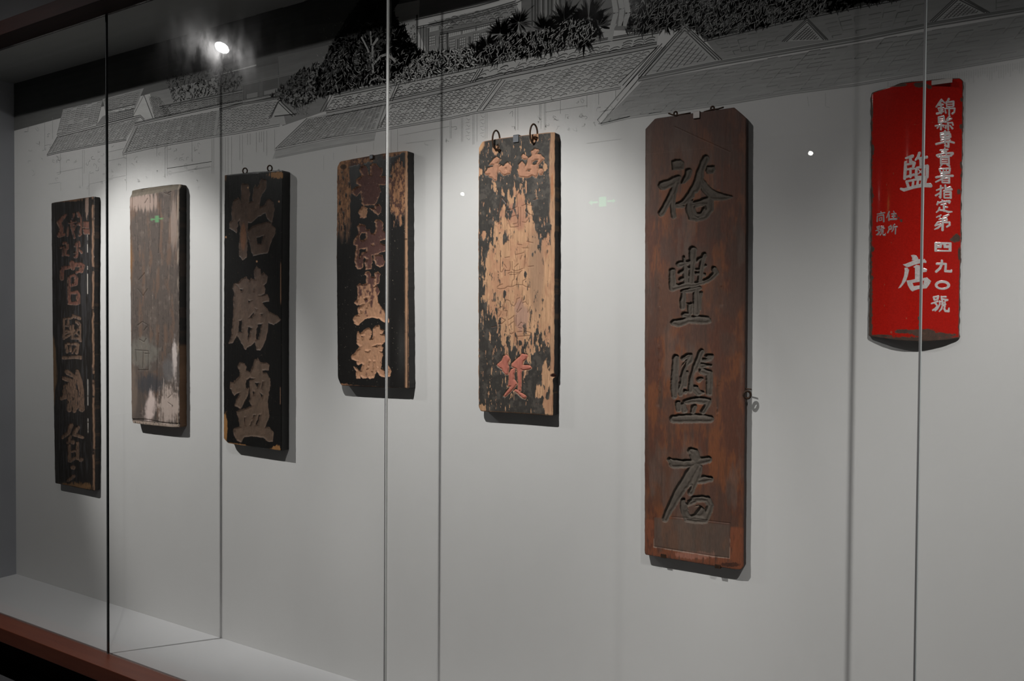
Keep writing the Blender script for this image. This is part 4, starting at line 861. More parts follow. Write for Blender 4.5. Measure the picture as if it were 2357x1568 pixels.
G7 = [(*A7, [[(255, 100, 28), (190, 190, 24), (120, 280, 16)], [(280, 120, 24), (340, 170, 12)], [(180, 235, 16), (300, 215, 18)], [(170, 310, 16), (310, 290, 16)], [(245, 200, 22), (245, 440, 22)], [(185, 350, 16), (205, 390, 14)], [(290, 340, 14), (270, 380, 12)],
             [(140, 450, 26), (230, 425, 20), (300, 390, 16)], [(440, 60, 24), (400, 140, 20)], [(375, 140, 16), (390, 270, 16)], [(390, 150, 16), (560, 120, 24), (560, 230, 20)], [(400, 202, 11), (540, 188, 11)], [(400, 255, 14), (550, 245, 14)],
             [(340, 310, 14), (365, 420, 20)], [(345, 312, 14), (590, 292, 20), (580, 390, 18), (530, 430, 22)], [(450, 260, 20), (450, 460, 20)]], [], []),
      (*A7, [[(180, 540, 18), (185, 680, 18)], [(180, 540, 16), (310, 510, 20), (330, 640, 20)], [(200, 592, 9), (300, 575, 9)], [(200, 634, 9), (310, 617, 9)], [(190, 680, 16), (350, 650, 16)], [(100, 765, 18), (200, 745, 18), (320, 740, 16)], [(245, 690, 20), (240, 850, 24)],
             [(190, 770, 14), (150, 820, 16)], [(290, 760, 12), (310, 790, 12)], [(460, 510, 24), (390, 590, 18), (450, 600, 12)], [(510, 560, 18), (350, 660, 20)], [(400, 680, 14), (530, 660, 18), (545, 720, 20)], [(420, 700, 20), (425, 850, 22)], [(370, 740, 16), (360, 810, 22)], [(470, 740, 16), (530, 810, 24)]], [], []),
      (*B7g, [[(230, 105, 18), (450, 70, 20)], [(345, 50, 24), (345, 300, 24)], [(230, 150, 18), (240, 230, 18)], [(240, 150, 16), (470, 120, 24), (480, 190, 24), (250, 240, 14)], [(270, 195, 9), (450, 175, 9)], [(240, 290, 18), (350, 265, 14), (450, 245, 20)],
              [(120, 390, 24), (300, 340, 20), (470, 310, 24), (570, 335, 22)], [(430, 330, 26), (430, 450, 24), (340, 430, 16)], [(340, 380, 18), (370, 395, 12)], [(450, 240, 18), (480, 270, 12)]], [], []),
      (*B7g, [[(340, 480, 14), (340, 580, 22)], [(220, 545, 16), (410, 520, 20)], [(260, 590, 16), (380, 570, 16)], [(140, 670, 20), (330, 622, 18), (540, 600, 24)], [(135, 680, 22), (180, 718, 22)], [(545, 620, 22), (490, 670, 22)], [(180, 720, 20), (350, 690, 16), (500, 675, 20)], [(240, 660, 14), (245, 700, 14)], [(380, 620, 16), (375, 680, 16)],
              [(235, 750, 20), (240, 900, 20)], [(240, 740, 18), (440, 720, 20), (445, 900, 20)], [(260, 790, 10), (400, 780, 12)], [(270, 840, 10), (400, 830, 12)], [(250, 890, 16), (430, 880, 16)], [(270, 905, 16), (220, 970, 14)], [(390, 905, 16), (460, 945, 20)]], [], []),
      (*C7, [[(200, 130, 18), (230, 210, 20)], [(200, 130, 16), (470, 105, 22), (460, 180, 22)], [(230, 215, 14), (470, 185, 14)], [(300, 130, 14), (300, 200, 14)], [(375, 120, 14), (375, 190, 14)], [(240, 260, 18), (460, 225, 18)], [(320, 200, 24), (320, 300, 24)],
             [(120, 345, 24), (300, 310, 20), (540, 290, 26)], [(330, 320, 20), (230, 400, 20), (110, 465, 16)], [(270, 390, 18), (275, 470, 18)], [(280, 380, 14), (450, 350, 22), (450, 470, 24)], [(280, 425, 10), (440, 415, 10)], [(280, 475, 16), (440, 475, 18)]], [], []),
      (*C7, [[(235, 560, 20), (235, 700, 22), (225, 860, 26), (195, 840, 14)], [(130, 675, 16), (290, 610, 20)], [(110, 810, 22), (200, 750, 18), (240, 720, 12)], [(350, 545, 20), (360, 640, 24)], [(480, 585, 22), (380, 620, 16)], [(310, 690, 18), (400, 660, 18), (510, 640, 26)],
             [(320, 740, 18), (325, 860, 18)], [(330, 725, 16), (490, 710, 24), (490, 860, 24)], [(330, 790, 12), (480, 780, 14)], [(330, 865, 18), (490, 860, 18)]], [], []),
      (*D7g, [[(270, 90, 16), (300, 120, 16)], [(165, 140, 20), (145, 200, 20)], [(160, 160, 20), (300, 125, 18), (460, 110, 28), (450, 150, 22)], [(240, 205, 14), (370, 180, 18)], [(310, 190, 22), (320, 360, 22)], [(340, 265, 16), (400, 260, 20)], [(205, 280, 20), (180, 350, 18), (125, 400, 14)],
              [(200, 340, 18), (330, 350, 20), (430, 385, 26), (520, 375, 14)]], [], []),
      (*D7g, [[(240, 470, 16), (130, 525, 14)], [(200, 500, 16), (220, 525, 14)], [(440, 455, 16), (300, 505, 14)], [(370, 480, 12), (400, 500, 12)], [(190, 580, 12), (380, 545, 20), (390, 590, 22)], [(150, 655, 16), (390, 605, 14)], [(150, 660, 18), (100, 740, 22)],
              [(320, 660, 14), (460, 650, 22), (460, 720, 22), (390, 765, 20)], [(290, 560, 22), (280, 850, 28)], [(260, 720, 18), (160, 800, 22), (80, 835, 12)], [(110, 735, 20), (240, 700, 16)]], [], []),
      (*E7, [], [[(130, 112), (145, 102), (552, 98), (566, 110), (566, 325), (552, 338), (145, 346), (130, 335)]], [[(205, 162), (265, 156), (265, 180), (205, 182)], [(430, 152), (495, 150), (495, 175), (430, 177)], [(326, 162), (355, 160), (365, 246), (495, 250), (488, 300), (195, 302), (195, 256), (310, 250)]]),
      (*E7, [[(320, 575, 26), (320, 660, 26), (270, 770, 28), (175, 855, 28)], [(190, 655, 24), (420, 655, 24), (415, 740, 26), (405, 840, 26), (550, 845, 28), (562, 815, 20)]], [], []),
      (*F7, [], [ELL(335, 190, 196, 122)], [ELL(332, 198, 122, 62)]),
      (*F7, HAO, [], []),
      (2065, 345, 8.533, [[(185, 192, 16), (310, 155, 28)], [(275, 180, 24), (275, 260, 26), (350, 290, 26), (330, 360, 22)], [(175, 270, 20), (175, 400, 28), (160, 590, 24)], [(200, 318, 16), (290, 300, 20)], [(200, 415, 16), (320, 395, 20), (350, 400, 14)], [(275, 400, 20), (275, 560, 20)], [(190, 560, 20), (340, 515, 22)],
                          [(450, 95, 24), (420, 180, 24), (370, 235, 12)], [(450, 200, 22), (590, 172, 24)], [(480, 230, 28), (480, 350, 24)], [(390, 400, 22), (385, 560, 26)], [(400, 380, 18), (600, 350, 30), (600, 560, 24)], [(385, 560, 20), (600, 560, 20)], [(430, 415, 10), (500, 490, 10)], [(510, 415, 10), (430, 500, 10)], [(545, 390, 12), (545, 540, 12)],
                          [(200, 650, 22), (230, 740, 24)], [(210, 645, 18), (400, 605, 20), (570, 600, 26), (550, 700, 24)], [(330, 630, 18), (320, 740, 22)], [(420, 620, 18), (410, 730, 24)], [(505, 620, 14), (480, 720, 18)], [(90, 790, 20), (150, 810, 28), (330, 760, 26), (500, 722, 30), (650, 718, 38), (668, 730, 28)]], [], []),
      (2060, 580, 8.96, [], [[(340, 85), (400, 72), (455, 90), (485, 130), (495, 165), (560, 160), (620, 165), (660, 205), (655, 240), (600, 235), (500, 255), (400, 285), (290, 325), (240, 320), (175, 270), (230, 260), (400, 190), (360, 185), (370, 150), (360, 115)],
                             [(210, 340), (270, 335), (305, 385), (280, 500), (240, 610), (170, 700), (130, 745), (80, 760), (150, 650), (200, 510), (215, 400)], [(390, 325), (450, 280), (520, 290), (530, 340), (600, 345), (675, 370), (660, 420), (540, 440), (535, 600), (425, 610), (425, 340)],
                             [(250, 600), (340, 590), (430, 570), (540, 560), (670, 535), (755, 610), (720, 680), (660, 760), (520, 770), (420, 800), (375, 825), (330, 790), (280, 700)]], [[(375, 650), (520, 625), (610, 600), (590, 690), (500, 700), (400, 715)]]),
      (2010, 480, 12.8, [[(240, 115, 16), (240, 160, 14)], [(130, 180, 14), (350, 145, 18)], [(190, 185, 10), (280, 180, 10)], [(130, 260, 14), (125, 390, 18)], [(135, 240, 12), (320, 215, 16), (325, 400, 22)], [(190, 300, 10), (190, 370, 12)], [(190, 300, 9), (265, 290, 10), (260, 360, 12), (200, 372, 10)]], [], []),
      (2010, 480, 12.8, [[(490, 120, 18), (450, 220, 18), (410, 295, 10)], [(485, 210, 14), (480, 370, 20)], [(620, 110, 14), (640, 150, 14)], [(560, 190, 16), (680, 180, 20)], [(620, 190, 18), (615, 340, 18)], [(570, 262, 14), (670, 250, 16)], [(520, 345, 18), (700, 335, 24)]], [], []),
      (2010, 480, 12.8, [[(540, 520, 14), (470, 570, 14), (490, 640, 14), (445, 735, 14)], [(480, 570, 12), (560, 560, 16), (550, 630, 16), (480, 640, 12)], [(650, 500, 18), (610, 530, 14), (610, 640, 16), (565, 705, 12)], [(620, 580, 14), (720, 560, 20)], [(680, 580, 16), (670, 770, 16)]], [], []),
      (2010, 480, 12.8, [[(80+(x-50)*.65, 530+(y-470)*.70, r*.68) for x, y, r in st] for st in HAO], [], [])]
G7 = [(g[0], g[1], g[2], [[(x, y, r*1.17) for x, y, r in st] for st in g[3]], g[4], g[5]) for g in G7]
B7 = root_at('enamel_sign', 2108, 790, label='curved red enamel sign with white characters and rusty chipped edges, far right', cat='enamel sign')
board(B7, .0, .008, P7, lambda D: -.0004*ss(-D['gd'], -.3, .5), c7, m_enamel, (.05, .028, .02, .8), G7, part='curved_plate', charname='painted_character', seed=7, rough_edge=.0022, edge_r=.0022, res=1.7,
      base_fn=lambda D: bulge(D['X']), side_col_fn=lambda fr, px, py: np.tile(np.array((.035, .022, .016, .8)), (len(px), 1)))
YF7 = WALL_Y-.008

# ------------------------------------------------------------------ hooks, rings, clips (parts of their boards)
def P3(px, py, Y):
    x, z = at(px, py, Y); return Vector((x, Y, z))
def ring(name, root, c, rx, rz, tilt, r, m):
    pts = []
    for i in range(20):
        a = 2*PI*i/20; pts.append(c+Vector((rx*math.cos(a)*math.cos(tilt), rx*math.cos(a)*math.sin(tilt), rz*math.sin(a))))
    return tube(name, pts, r, m, root, closed=True, seg=8)
yb3 = WALL_Y-.024
for x, y in ((564, 393.5), (621, 387.5)):
    c = P3(x, y, yb3); ring('hanging_eye', B3, c, .009, .011, .5, .0028, m_iron)
    tube('eye_shank', [c+Vector((0, 0, -.011)), c+Vector((0, 0, -.03))], .002, m_iron, B3)
yb5 = WALL_Y-.039
for (x, y), (hx, hy) in (((1142, 322), (1145.5, 343)), ((1228.5, 308), (1229.5, 314))):
    c = P3(x, y, yb5); o = ring('hanging_ring', B5, c, .0125, .030, .9, .0029, m_iron)
    tube('ring_staple', [P3(hx, hy, yb5-.004)+Vector((-.006, .006, 0)), P3(hx, hy, yb5-.010), P3(hx, hy, yb5-.004)+Vector((.008, .012, -.004))], .0028, m_iron, B5)
def clip(root, px, py, w_, h_, Yf, m, depth=.05):
    c = P3(px, py, Yf)
    x, z = c.x, c.z
    bm = bmesh.new()
    bm_box(bm, x-w_/2, x+w_/2, Yf-.003, Yf, z-h_/2, z+h_/2)
    bm_box(bm, x-w_/2, x+w_/2, Yf-.003, WALL_Y, z+h_/2, z+h_/2+.002)
    bmesh.ops.bevel(bm, geom=bm.edges[:], offset=.0006, segments=1, affect='EDGES')
    me = bpy.data.meshes.new('mounting_clip'); bm.to_mesh(me); bm.free()
    return link('mounting_clip', me, m, root)
clip(B5, 1188, 320, .020, .022, WALL_Y-.0365, m_clip)
clip(B6, 1603.5, 265, .018, .018, WALL_Y-.0285, m_clip_pale)
clip(B4, 855, 362, .014, .012, WALL_Y-.0415, m_clip)
clip(B7, 2168, 189, .044, .009, YF7-.0185, m_clip_pale)
y6 = WALL_Y-.024
tube('wire_hook', [P3(1539, 261, y6), P3(1547, 264, y6-.004), P3(1556, 266, y6-.004), P3(1590, 260, y6+.004)], .0022, m_iron, B6)
tube('wire_hook', [P3(1620, 258, y6), P3(1640, 252, y6-.003), P3(1652, 251, y6-.003), P3(1666, 247, y6)], .0022, m_iron, B6)
for x, y in ((1555, 262), (1640, 250)): ring('hanging_eye', B6, P3(x, y, y6+.004), .0045, .006, .3, .0025, m_iron)
for x, y in ((1527, 1279), (1652, 1303)):
    c = P3(x, y, WALL_Y-.0275)
    box('foot_clip', c.x-.008, c.x+.008, WALL_Y-.0295, WALL_Y-.004, c.z-.007, c.z+.004, m_iron, B6, bev=.001)
# staple and ring on the right flank of board 6
c = P3(1722, 895, WALL_Y-.02)
tube('side_nail', [c+Vector((-.012, 0, 0)), c+Vector((.010, -.004, -.001))], .0018, m_iron, B6)
ring('side_ring', B6, P3(1720, 909, WALL_Y-.030), .009, .010, .4, .0032, m_iron)
# ------------------------------------------------------------------ printed mural on the back wall (ink laid as flat shapes on the paper)
PAPER = .60
def ink_at(z, dark=1.0):
    """the print fades from black ink at the top to nothing below the eaves"""
    t = np.clip((z-2.15)/(2.42-2.15), 0, 1)
    v = .42*(1-t)+.035*t
    return PAPER-(PAPER-v)*dark
class Ink:
    def __init__(s, depth): s.v = []; s.q = []; s.c = []; s.n = 0; s.y = WALL_Y-depth; s.k = 1.0
    def quad(s, pts, val):
        for x, z in pts: s.v.append((x, s.y, z)); s.c.append((val, val, val*.985, .8))
        s.q.append((s.n, s.n+1, s.n+2, s.n+3)); s.n += 4
    def wline(s, A, B, w, val=None, dark=1.0):
        A = np.array(A); B = np.array(B); d = B-A; L = np.hypot(*d)
        if L < 1e-6: return
        nrm = np.array((-d[1], d[0]))/L*w/2
        if val is None: val = float(ink_at((A[1]+B[1])/2, dark))
        s.quad([A-nrm, B-nrm, B+nrm, A+nrm], val)
    def line(s, pts, w=.0022, dark=1.0, val=None, sub=True):
        dark = dark*s.k
        W = [wall_xz(*p) for p in pts]
        for a, b in zip(W, W[1:]):
            n = max(1, int(abs(a[1]-b[1])/.06)) if sub else 1
            for i in range(n):
                t0, t1 = i/n, (i+1)/n
                s.wline((a[0]+(b[0]-a[0])*t0, a[1]+(b[1]-a[1])*t0), (a[0]+(b[0]-a[0])*t1, a[1]+(b[1]-a[1])*t1), w, val, dark)
    def fill(s, P, val, nx=1):
        s.y -= 2e-6
        s.quad([wall_xz(*p) for p in P], val)
    def build(s, name, m, parent, **k):
        me = mesh_from(name, np.array(s.v), np.array(s.q), np.array(s.c), smooth=False)
        return link(name, me, m, parent, **k)
m_ink = bpy.data.materials.new('mural_ink'); m_ink.use_nodes = True
_n = m_ink.node_tree.nodes; _a = _n.new('ShaderNodeAttribute'); _a.attribute_name = 'paint'
_t = _n.new('ShaderNodeTexNoise'); _t.inputs['Scale'].default_value = 60
_v = _n.new('ShaderNodeVectorMath'); _v.operation = 'SCALE'; _mr = _n.new('ShaderNodeMapRange')
_mr.inputs['To Min'].default_value = .85; _mr.inputs['To Max'].default_value = 1.15
m_ink.node_tree.links.new(_t.outputs['Fac'], _mr.inputs[0]); m_ink.node_tree.links.new(_mr.outputs[0], _v.inputs['Scale'])
m_ink.node_tree.links.new(_a.outputs['Color'], _v.inputs[0]); m_ink.node_tree.links.new(_v.outputs[0], _n['Principled BSDF'].inputs['Base Color'])
_n['Principled BSDF'].inputs['Roughness'].default_value = .75

mx0, mz0 = at(1100, 300, WALL_Y)
MU = empty('printed_mural', (mx0, WALL_Y, 2.1), label='black ink line mural of tiled roofs, trees and shopfronts along the wall top', cat='mural')
wash = Ink(.00006); beams = Ink(.00022); roofs = Ink(.00040); shops = Ink(.00040); house = Ink(.00044); trees = Ink(.00048); lights = Ink(.00053)

def tiles(Q, pitch=.026, course=.0145, dark=1.0, w=.0030, rows=True, skip=.06, arc=True):
    """Q = TL, TR, BR, BL in photo pixels; columns run top to bottom, each with overlapping curved tiles"""
    TL, TR, BR, BL = [np.array(wall_xz(*p)) for p in Q]
    Wd = max(np.hypot(*(TR-TL)), np.hypot(*(BR-BL))); Hd = max(np.hypot(*(BL-TL)), np.hypot(*(BR-TR)))
    nc = max(2, int(Wd/pitch)); nr = max(2, int(Hd/course))
    def Pp(u, v): return (TL*(1-u)+TR*u)*(1-v)+(BL*(1-u)+BR*u)*v
    for i in range(nc):
        if i % 4 == 0 and arc:
            pv = Pp(i/nc, 0)
            for j in range(4): roofs.wline(Pp(i/nc, j/4), Pp(i/nc, (j+1)/4), w*.7, None, dark*.75)
        for j in range(nr):
            if rnd.random() < skip: continue
            u0 = (i+.08)/nc; u1 = (i+.92)/nc; v = (j+.5+.25*math.sin(i*2.1))/nr; k = .55/nr
            jw = max(w, .0026)*rnd.uniform(.7, 1.15); dk = dark*rnd.uniform(.75, 1.0)
            a = Pp(u0, v+k*.8); b = Pp(u0+(u1-u0)*.35, v-k*.15); c = Pp(u0+(u1-u0)*.75, v-k*.1); d = Pp(u1, v+k*.7)
            if arc:
                roofs.wline(a, b, jw, None, dk); roofs.wline(b, c, jw*1.1, None, dk); roofs.wline(c, d, jw, None, dk)
            else:
                roofs.wline(Pp(u0, v), Pp(u1, v), jw, None, dk)
                if rnd.random() < .7: roofs.wline(Pp(u0, v), Pp(u0, min(v+1.0/nr, 1)), jw*.8, None, dk)
def toned(Q, a, b=None):
    """flat ink tone, a at the top edge, b at the bottom"""
    TL, TR, BR, BL = [np.array(wall_xz(*p)) for p in Q]; b = a if b is None else b
    n = 6; wash.y -= 2e-6
    for i in range(n):
        t0, t1 = i/n, (i+1)/n; v = a+(b-a)*(i+.5)/n
        wash.quad([TL*(1-t1)+BL*t1, TR*(1-t1)+BR*t1, TR*(1-t0)+BR*t0, TL*(1-t0)+BL*t0], v)
def band(pts, h, dark=1.0, fillv=None, lines=(0, .35, 1.0), w=.0026):
    """roof ridge beam: parallel lines below the given top line, h in pixels"""
    if fillv is not None:
        for a, b in zip(pts, pts[1:]): beams.fill([(a[0], a[1]+h), (b[0], b[1]+h), b, a], fillv)
    for k in lines: roofs.line([(x, y+h*k) for x, y in pts], w, dark)

# upper ridge, second ridge and the two tile fields of the long middle roof
R1 = [(768, 216), (912, 187), (1060, 156), (1238, 118), (1400, 87), (1518, 67)]
R2 = [(751, 256), (895, 228), (1060, 193), (1151, 170), (1330, 133), (1512, 97)]
EV = [(634, 342), (755, 317), (862, 300), (1038, 270), (1096, 257), (1248, 234), (1429, 200)]
toned([(765, 222), (1516, 76), (1512, 100), (746, 258)], .50, .53)
toned([(707, 272), (895, 232), (868, 298), (634, 342)], .42, .48)
toned([(895, 232), (1512, 106), (1429, 199), (868, 298)], .50, .57)
band(R1, 9, 1, .40); band(R2, 12, 1, .40)
tiles([(768, 228), (905, 200), (893, 228), (748, 257)], .024, .012)
tiles([(918, 198), (1100, 163), (1080, 187), (902, 226)], .024, .012)
tiles([(1112, 160), (1512, 80), (1508, 97), (1092, 186)], .036, .014)
tiles([(712, 274), (882, 240), (862, 297), (640, 340)], .020, .010, .8)
tiles([(905, 240), (1148, 184), (1094, 254), (868, 296)], .024, .0125)
tiles([(1168, 186), (1505, 112), (1425, 196), (1112, 252)], .028, .0125, .85)
for a, b in (((912, 197), (897, 233)), ((918, 196), (903, 233)), ((1100, 160), (1082, 190)), ((1106, 158), (1088, 189)), ((1112, 157), (1094, 188)), ((1149, 182), (1098, 256)), ((1155, 183), (1104, 252)), ((1163, 184), (1112, 254)),
             ((888, 240), (868, 297)), ((897, 240), (876, 294)), ((1516, 104), (1433, 197)), ((1524, 108), (1440, 200)), ((1512, 110), (1424, 192)), ((707, 272), (634, 342)), ((765, 219), (744, 257)), ((758, 220), (737, 257))):
    roofs.line([a, b], .0028)
band(EV, 4, 1.0, .50, (0, 1.0), .0022)
band([(x, y+20) for x, y in EV[:3]], 3, .8, None, (0, 1), .0020)
toned([(634, 346), (866, 303), (862, 322), (627, 366)], .40, .45)
# hip running down-right of the middle roof
roofs.line([(1524, 100), (1440, 200), (1375, 276)], .003); roofs.line([(1533, 106), (1450, 206), (1384, 284)], .003)
roofs.line([(1375, 276), (1383, 285), (1450, 268)], .0024)
# right-hand gable and long roof
RB = [(1469, 178), (1660, 140), (1800, 116), (1973, 86), (2131, 55), (2273, 31), (2420, 8)]
toned([(1478, 186), (2420, 22), (2420, 118), (1383, 284)], .33, .40)
toned([(1620, 88), (2420, -95), (2420, 6), (1660, 138)], .22, .30)
tiles([(1484, 188), (1795, 128), (1705, 229), (1395, 279)], .032, .0135, .85, .0024, arc=False, skip=.12)
tiles([(1800, 127), (1960, 99), (1872, 203), (1710, 228)], .034, .0135, .95, .0026, arc=False, skip=.12)
tiles([(1965, 98), (2470, 12), (2380, 120), (1880, 202)], .036, .0140, .9, .0028, arc=False, skip=.12)
tiles([(1640, 92), (1830, 52), (1790, 108), (1676, 132)], .030, .0130, .9, .0024, arc=False)
tiles([(1890, 42), (2150, -14), (2110, 52), (1915, 88)], .034, .0140, .95, .0026, arc=False, skip=.12)
tiles([(2290, -20), (2470, -54), (2430, 0), (2290, 24)], .034, .0140, .9, .0026, arc=False, skip=.12)
band(RB, 9, 1, .34)
band([(1383, 284), (1450, 268), (1695, 233), (1823, 212), (1968, 194), (2131, 166), (2226, 150), (2420, 117)], 4, .9, .46, (0, 1), .0022)
band([(1620, 89), (1823, 42), (1973, 12), (2131, -18)], 7, 1, .25)
def gable(ap, l, r, t, brick=True, v=.42):
    beams.fill([l, r, (ap[0]+1, ap[1]), ap], v)
    for k in (0, t*.45, t):
        roofs.line([(l[0]+k*1.6, l[1]), (ap[0], ap[1]+k*1.5), (r[0]-k*1.6, r[1])], .003)
    if brick:
        A, L_, R_ = np.array(ap, float)+(0, t*2.2), np.array(l, float)+(t*3, -t*.6), np.array(r, float)-(t*3, t*.2)
        for k in range(1, 9):
            u = k/9; a2 = L_+(R_-L_)*u; b2 = A+(R_-A)*u
            roofs.line([tuple(a2), tuple(b2)], .0022)
            nn = int(9*(1-u))+1
            for j in range(nn):
                q = a2+(b2-a2)*(j+.5*(k % 2))/nn; e = (A-L_)/np.hypot(*(A-L_)); nrm = (R_-L_)/9
                roofs.line([tuple(q), tuple(q-nrm*.95+e*1.5)], .0018, .7)
def V(x, x0, y0): return (x, 729+(y0-729)*(x+1862)/(x0+1862))       # follow the street's receding lines
toned([(2415, 22), V(3750, 2415, 22), V(3750, 2415, 118), (2415, 118)], .33, .40)
toned([(2415, -92), V(3750, 2415, -92), V(3750, 2415, 6), (2415, 6)], .22, .30)
tiles([(2450, 15), V(3740, 2450, 15), V(3700, 2400, 112), (2380, 116)], .040, .015, .9, .0028, arc=False, skip=.12)
tiles([(2450, -70), V(3740, 2450, -70), V(3700, 2440, -5), (2430, -5)], .040, .015, .9, .0028, arc=False, skip=.12)
band([(2420, 8), V(3750, 2420, 8)], 9, 1, .34); band([(2420, 117), V(3750, 2420, 117)], 4, .9, .46, (0, 1), .0022)
gable((1576, 56), (1469, 175), (1662, 138), 9); gable((1858, 42), (1800, 96), (1906, 92), 6); gable((2206, -12), (2140, 50), (2278, 29), 7)

# far dark trees, dim light painted in, behind the left-hand roofs, then the roofs
toned([(590, 20), (820, 10), (790, 150), (590, 200)], .09, .13)
toned([(30, 190), (700, 4), (700, 118), (30, 302)], .07, .13)
toned([(372, 205), (760, 110), (740, 180), (372, 250)], .10, .15)
toned([(640, 130), (770, 100), (752, 255), (650, 290)], .16, .26)
toned([(700, -60), (960, -60), (960, 30), (700, 60)], .08)
toned([(960, -60), (1250, -60), (1150, 0), (960, 42)], .14, .20)
toned([(905, 12), (966, 0), (962, 112), (905, 120)], .36, .44)
toned([(236, 228), (331, 203), (310, 254), (244, 264)], .36); toned([(145, 252), (237, 231), (223, 287), (130, 311)], .44)
tiles([(145, 252), (236, 231), (223, 287), (130, 311)], .040, .010, .9, .0018, arc=False)
tiles([(240, 229), (325, 207), (308, 252), (246, 262)], .028, .010, .9, .0018, arc=False)
toned([(345, 214), (500, 178), (500, 246), (356, 272)], .28, .38)
toned([(500, 178), (640, 145), (640, 218), (500, 246)], .14, .22)
tiles([(342, 222), (366, 222), (400, 266), (356, 272)], .016, .010, .9, .0018, arc=False)
tiles([(370, 246), (560, 212), (556, 232), (380, 268)], .024, .010, 1, .0020)
band([(367, 245), (497, 219), (560, 206)], 5, 1, .42)
tiles([(132, 315), (320, 272), (291, 318), (112, 352)], .026, .0095, .75, .0018)
toned([(132, 314), (323, 270), (291, 320), (108, 356)], .45, .48)
band([(132, 312), (238, 286), (323, 265), (333, 275)], 4, 1, .50, (0, 1))
band([(108, 356), (136, 349), (242, 329), (291, 320)], 3, 1, .55, (0, 1))
toned([(313, 289), (645, 228), (658, 286), (284, 352)], .42, .46)
tiles([(316, 290), (500, 254), (492, 312), (288, 350)], .024, .0095, .85, .0018)
tiles([(506, 254), (640, 231), (620, 285), (498, 311)], .024, .0105, .85, .0018)
band([(310, 283), (352, 273), (497, 241), (560, 230), (643, 214)], 6, 1, .48)
band([(282, 353), (348, 338), (475, 315), (540, 305), (644, 286)], 4, .9, .5, (0, 1), .0020)
for a, b in (((312, 288), (282, 352)), ((318, 290), (290, 350)), ((132, 314), (108, 357)), ((236, 232), (222, 289))): roofs.line([a, b], .0022)
# white gable and latticed gallery
beams.fill([(309, 264), (350, 272), (332, 221), (331, 220)], .66)
roofs.line([(331, 220), (308, 264)], .0022); roofs.line([(331, 218), (352, 272)], .0034)
beams.fill([(243, 263), (310, 249), (309, 242), (244, 257)], .60)
roofs.line([(244, 256), (312, 240)], .0022); roofs.line([(243, 264), (311, 249)], .0022)
beams.fill([(222, 288), (242, 284), (243, 265), (236, 268)], .28)
beams.fill([(244, 284), (308, 268), (309, 251), (244, 266)], .40)
for k in range(5): roofs.line([(244, 267+k*4.2), (308, 252+k*4.0)], .0022)
for k in range(14): roofs.line([(246+k*4.6, 266-k*1.05), (246+k*4.6, 283-k*1.1)], .0016)
# small gable over the black board, and the balcony behind it
beams.fill([(626, 270), (676, 264), (645, 236), (642, 236)], .50)
for p in ([(643, 230), (624, 271)], [(640, 234), (620, 273)], [(643, 230), (680, 266)], [(641, 236), (674, 268)]): roofs.line(p, .0035)
roofs.line([(632, 268), (683, 262)], .004)
tiles([(668, 238), (722, 228), (712, 268), (684, 264)], .014, .020, .9, .0018, arc=False)
toned([(556, 196), (708, 162), (700, 212), (558, 236)], .11)
for p in ([(556, 193), (712, 158)], [(556, 197), (712, 162)], [(559, 237), (641, 219)], [(559, 232), (700, 203)]): house.line(p, .0030, .9, .22)
for x, y0, y1 in ((559, 195, 236), (564, 195, 234), (599, 186, 226), (603, 186, 226), (641, 178, 220), (668, 172, 210), (700, 165, 204)): house.line([(x, y0), (x, y1)], .0030, 1, .22)
beams.fill([(568, 229), (593, 223), (593, 212), (568, 217)], .26); beams.fill([(608, 219), (638, 213), (638, 203), (608, 210)], .28)
band([(505, 250), (560, 236), (643, 222)], 5, 1, .36)

# shopfronts faintly drawn under the eaves
shops.k = .62
def eave_y(x):
    P = [(108, 360), (291, 324), (292, 356), (475, 320), (634, 364), (862, 326), (893, 299), (1038, 274), (1096, 261), (1429, 204), (1440, 290), (1695, 240), (1968, 198), (2420, 124)]
    for (a, b), (c, d) in zip(P, P[1:]):
        if a <= x <= c: return b+(d-b)*(x-a)/max(c-a, 1e-6)
    return P[-1][1]
for x, L in ((915, 60), (1036, 45), (1039, 45), (1062, 58), (1065, 58), (1088, 70), (1091, 70), (1098, 66), (1117, 62), (1121, 62), (1186, 55), (1192, 55), (1242, 42), (1245, 62), (1253, 66), (1256, 66), (1290, 34), (1351, 30), (1378, 28), (1417, 20),
             (900, 60), (508, 90), (513, 80), (519, 84), (525, 90), (533, 96), (552, 60), (558, 70), (570, 28), (576, 28), (590, 48), (597, 26), (602, 26), (607, 50), (614, 60), (632, 52)):
    y = eave_y(x); y = y if x > 634 else 316-.16*(x-508)
    shops.line([(x, y+2), (x, y+L)], .0020, .9)
for x, y0, y1 in ((103, 280, 345), (121, 270, 320), (139, 352, 400), (190, 345, 430), (194, 345, 400), (291, 330, 440), (361, 338, 360), (380, 332, 410), (385, 332, 405), (442, 322, 372), (488, 318, 400), (492, 318, 400), (860, 328, 345), (821, 335, 352), (745, 358, 392), (768, 352, 368), (205, 400, 450), (140, 420, 440)):
    shops.line([(x, y0), (x, y1)], .0022, .85)
for a, b, c, d in ((385, 388, 487, 372), (388, 400, 487, 384), (242, 352, 285, 342), (242, 372, 290, 362), (248, 412, 290, 404), (206, 424, 260, 412), (112, 424, 138, 420), (385, 388, 487, 372), (1256, 258, 1352, 243), (1380, 258, 1417, 250), (920, 312, 1034, 291), (935, 330, 1000, 322), (1350, 330, 1430, 320),
                   (30+1900/4.714, 160+1090/4.714, 30+2140/4.714, 160+1050/4.714), (103, 335, 120, 332), (130, 398, 190, 386)):
    shops.line([(a, b), (c, d)], .0018, .8)
srnd = random.Random(5)
